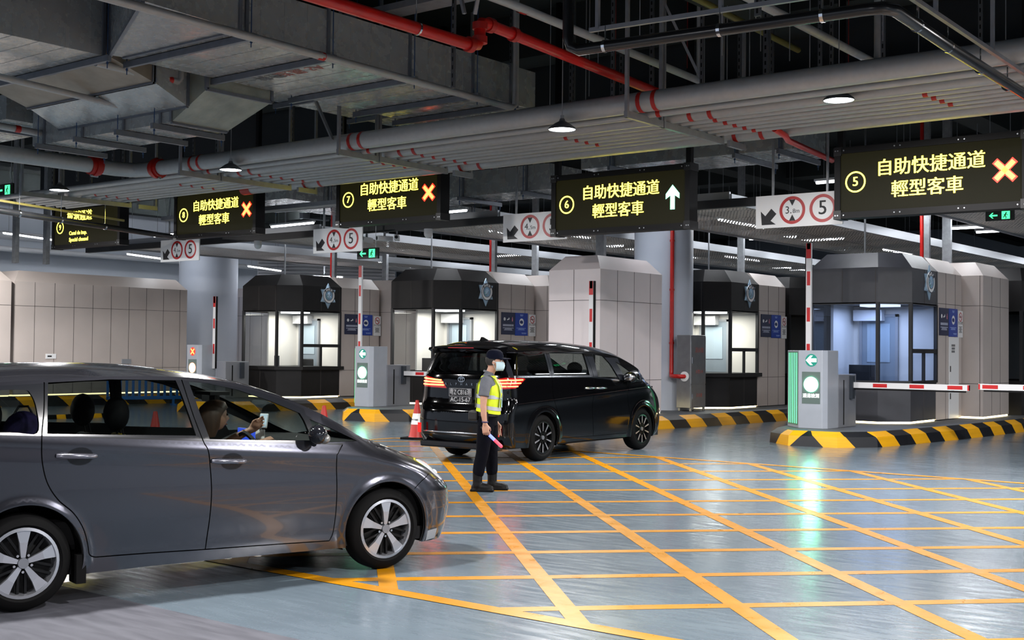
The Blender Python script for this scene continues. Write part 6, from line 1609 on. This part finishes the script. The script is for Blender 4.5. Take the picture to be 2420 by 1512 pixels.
    for s in (-1, 1):
        b = MB(); P = [(.140, s*.09, 1.02), (.158, s*.09, 1.16), (.150, s*.09, 1.26), (.112, s*.088, 1.352), (.02, s*.082, 1.412), (-.09, s*.085, 1.38), (-.142, s*.09, 1.28), (-.150, s*.09, 1.16), (-.152, s*.09, 1.02)]
        for q, w in ((P, .045),):
            for i in range(len(q)): b.v += [(q[i][0], q[i][1]-.022, q[i][2]), (q[i][0], q[i][1]+.022, q[i][2])]
            b.f = [(2*i, 2*i+1, 2*i+3, 2*i+2) for i in range(len(q)-1)]; b.m = [0]*len(b.f)
        b.build('reflective_band', MS, vest, smooth=60)
    b = MB(); b.box(.150, .156, -.035, .035, 1.18, 1.24); b.box(.158, .162, -.03, .03, 1.02, 1.13); b.box(.155, .158, -.004, .004, 1.12, 1.3); b.build('name_tag', M('tag_pale', '#9fc4cc', .4), vest)
    # ---- trousers, belt, pouch, boots
    b = MB(); loft(b, [(-.015, 0, .80, .125, .172), (-.01, 0, .88, .122, .165), (-.005, 0, .96, .120, .156)])
    limb(b, [((-.02, -.088, .80), .105), ((-.045, -.095, .60), .090), ((-.058, -.098, .46), .080), ((-.095, -.10, .30), .076), ((-.104, -.10, .23), .072)], 18)
    limb(b, [((.0, .088, .80), .105), ((.018, .095, .60), .090), ((.024, .098, .46), .080), ((.030, .106, .30), .076), ((.032, .108, .23), .072)], 18)
    organic(b, 'trousers', M('trouser_navy', '#07080f', .95, spec=.1, noise=(12, .15), bump=(8, .5)), t, .009, 3)
    b = MB(); loft(b, [(-.005, 0, .915, .130, .168), (-.005, 0, .955, .130, .168)]); b.build('belt', M('belt_black', '#08080a', .5), t)
    b = MB(); b.box(-.235, -.12, -.12, .06, .86, .98); p = b.build('belt_pouch', MATS['belt_black'], t, bevel=.02); b = MB(); b.box(-.06, .02, -.20, -.165, .85, .97); b.build('pouch_flap', MATS['belt_black'], p, bevel=.01)
    for nm, (x, y) in (('r', (-.115, -.10)), ('l', (.036, .112))):
        b = MB(); limb(b, [((x, y, .23), .060), ((x, y, .12), .058), ((x+.0, y, .065), .06)], 16)
        limb(b, [((x-.035, y, .05), .045), ((x+.05, y, .055), .052), ((x+.13, y-.004, .046), .046), ((x+.165, y-.004, .042), .036)], 16)
        b.box(x-.085, x+.20, y-.05, y+.05, .006, .03)
        o = organic(b, 'boot', M('boot_black', '#050506', .55, bump=(30, .2), spec=.2), t, .008, 3)
        b = MB(); b.box(x-.085, x+.20, y-.052, y+.052, 0, .026); b.build('sole', M_RUBBER, o, bevel=.01)
        b = MB()
        for k in range(5): b.cyl((x+.046, y-.03, .12+.025*k), (x+.046, y+.03, .12+.025*k), .005, 6)
        b.build('lace', M_PLASTIC, o)
    b = MB(); b.tube([(-.012+.034*math.cos(a), -.228+.034*math.sin(a), .852) for a in [2*PI*i/16 for i in range(17)]], .007, 6); b.build('wristband', M('band_blue', '#1c2358', .5), t)
    # ---- baton: a thing in the hand
    ang = t.rotation_euler.z; R = Matrix.Rotation(ang, 3, 'Z'); hb = Vector(t.location)+R@Vector((.000, -.196, .730))
    bt = thing('light_baton', 'glowing blue and red traffic baton held low in the right hand', 'baton', hb, ang)
    d = Vector((.74, -.06, -.67)).normalized()
    b = MB(); b.cyl(-d*.09, d*.055, .013, 14); b.build('grip', M_PLASTIC, bt, smooth=40)
    b = MB(); b.cyl(d*.055, d*.14, .019, 14); b.build('blue_light', mat('baton_blue', '#5060ff', .3, emit=(.16, .2, 1.), es=1.6), bt, smooth=40)
    b = MB(); b.cyl(d*.14, d*.25, .019, 14); b.ball(d*.25, .019, 12); b.build('red_light', mat('baton_red', '#ff3040', .3, emit=(1., .05, .08), es=1.5), bt, smooth=40)
guard()

def driver():
    phi = .2416; dx, dy = math.sin(phi), math.cos(phi)
    cx, cy = -8.2217, 4.5346
    W = lambda x, y, z: (cx+dx*x-dy*y, cy+dy*x+dx*y, z)   # car frame (x forward, y left) to hall frame
    rz = PI/2-phi
    t = thing('person', 'person with brown shoulder length hair driving the grey car and holding up a phone', 'person', W(1.30, -.37, .55), rz)
    b = MB()
    loft(b, [(0.0, 0, -.02, .13, .17), (-.02, 0, .12, .115, .15), (-.01, 0, .28, .115, .155), (.02, 0, .38, .10, .17), (.05, 0, .44, .065, .12), (.075, 0, .48, .05, .06)])
    limb(b, [((.08, 0, .46), .046), ((.13, 0, .54), .045), ((.17, 0, .60), .047)])
    head(b, (.215, 0, .655), .93)
    limb(b, [((.05, -.10, .03), .085), ((.42, -.11, .06), .062), ((.55, -.11, -.22), .045)]); limb(b, [((.05, .10, .03), .085), ((.42, .11, .06), .062), ((.55, .11, -.22), .045)])
    limb(b, [((.04, .17, .40), .046), ((.22, .22, .33), .040), ((.43, .12, .475), .034), ((.53, .06, .535), .025)])
    hand(b, (.53, .06, .535), (.78, -.1, .6), (-.2, -1, .1), (-.3, .1, .9), (35, 45, 35), .92)
    limb(b, [((.04, -.17, .40), .046), ((.22, -.21, .28), .040), ((.47, -.10, .42), .034), ((.58, -.06, .455), .025)])
    hand(b, (.58, -.06, .455), (.9, .2, .25), (0, .3, -1), (.1, 1, .2), (40, 60, 40), .92)
    organic(b, 'body', M_SKIN, t, .007, 3)
    b = MB(); loft(b, [(0.0, 0, -.02, .15, .19), (-.02, 0, .12, .135, .17), (-.01, 0, .28, .132, .172), (.02, 0, .38, .115, .185), (.045, 0, .435, .08, .13)])
    for s in (-1, 1): limb(b, [((.04, s*.165, .39), .062), ((.12, s*.20, .34), .058)])
    organic(b, 'blouse', mat('blouse_dark', '#20222a', .9), t, .010, 3)
    # hair: cap of hair plus a bob falling behind the face
    b = MB(); loft(b, [(.150, 0, .505, .055, .082), (.165, 0, .58, .085, .094), (.180, 0, .66, .105, .094), (.200, 0, .72, .108, .088), (.212, 0, .762, .075, .065), (.214, 0, .778, .03, .03)], p=2)
    b.v = [v if v[0] < .225 or v[2] > .70 else (.225+(v[0]-.225)*.1, v[1], v[2]) for v in b.v]
    b.build('hair', mat('hair_brown', '#4a3426', .5, noise=(30, .3), stretch=(1, 1, .08)), t, smooth=60)
    for s in (-1, 1): b = MB(); b.ball((.297, s*.028, .668), .010, 10); b.build('eye', mat('eye_dark', '#1a0f0a', .2), t)
    b = MB(); b.tube([(.300, -.018, .592), (.307, 0, .593), (.300, .018, .592)], .005, 6); b.build('lips', mat('lips', '#9a5548', .5), t)
    b = MB(); b.tube([(.497+.028*math.cos(a)*.6, .08+.028*math.sin(a), .515-.028*math.cos(a)*.8) for a in [2*PI*i/14 for i in range(15)]], .005, 6); b.build('bracelet', mat('gold', '#b89a50', .3, .8), t)
    p = thing('phone', 'white phone held up by the driver of the grey car', 'phone', W(1.925, -.33, 1.10), rz)
    b = MB(); b.box(-.008, .008, -.036, .036, 0, .115); o = b.build('case', M_SIGNW, p, bevel=.006); o.rotation_euler = (0, .25, .6)
    b = MB(); b.box(-.0095, -.008, -.032, .032, .006, .109); s = b.build('screen', mat('phone_screen', '#9fb4c4', .2, emit=(.6, .75, .85), es=.5), p); s.rotation_euler = (0, .25, .6)
    p = thing('phone', 'second pale phone lying against the steering wheel of the grey car', 'phone', W(1.90, -.34, 1.0), rz)
    b = MB(); b.box(-.006, .006, -.036, .036, 0, .10); o = b.build('case', M_SIGNW, p, bevel=.005); o.rotation_euler = (0, .5, 1.1)
    p = thing('bag', 'purple patterned bag on the rear seat of the grey car', 'bag', W(.10, -.42, 1.0), rz)
    b = MB(); b.ball((0, 0, .13), 1, 24, sq=(.13, .16, .15)); b.build('bag_body', mat('bag_purple', '#3a2f66', .8, noise=(14, .6)), p, smooth=60)
    b = MB(); b.tube([(-.06, 0, .26), (-.03, 0, .31), (.03, 0, .31), (.06, 0, .26)], .008, 8); b.build('bag_handle', M_PLASTIC, p)
    p = thing('bag', 'yellow and black bag hanging behind the front seat of the grey car', 'bag', W(.80, -.30, .93), rz)
    b = MB(); b.box(-.03, .03, -.09, .09, 0, .17); b.build('bag_body', mat('bag_yellow', '#b59a18', .7, noise=(20, .5)), p, bevel=.02)
    b = MB(); b.tube([(0, -.05, .16), (0, -.04, .24), (0, .04, .24), (0, .05, .16)], .006, 6); b.build('bag_handle', M_PLASTIC, p)
driver()
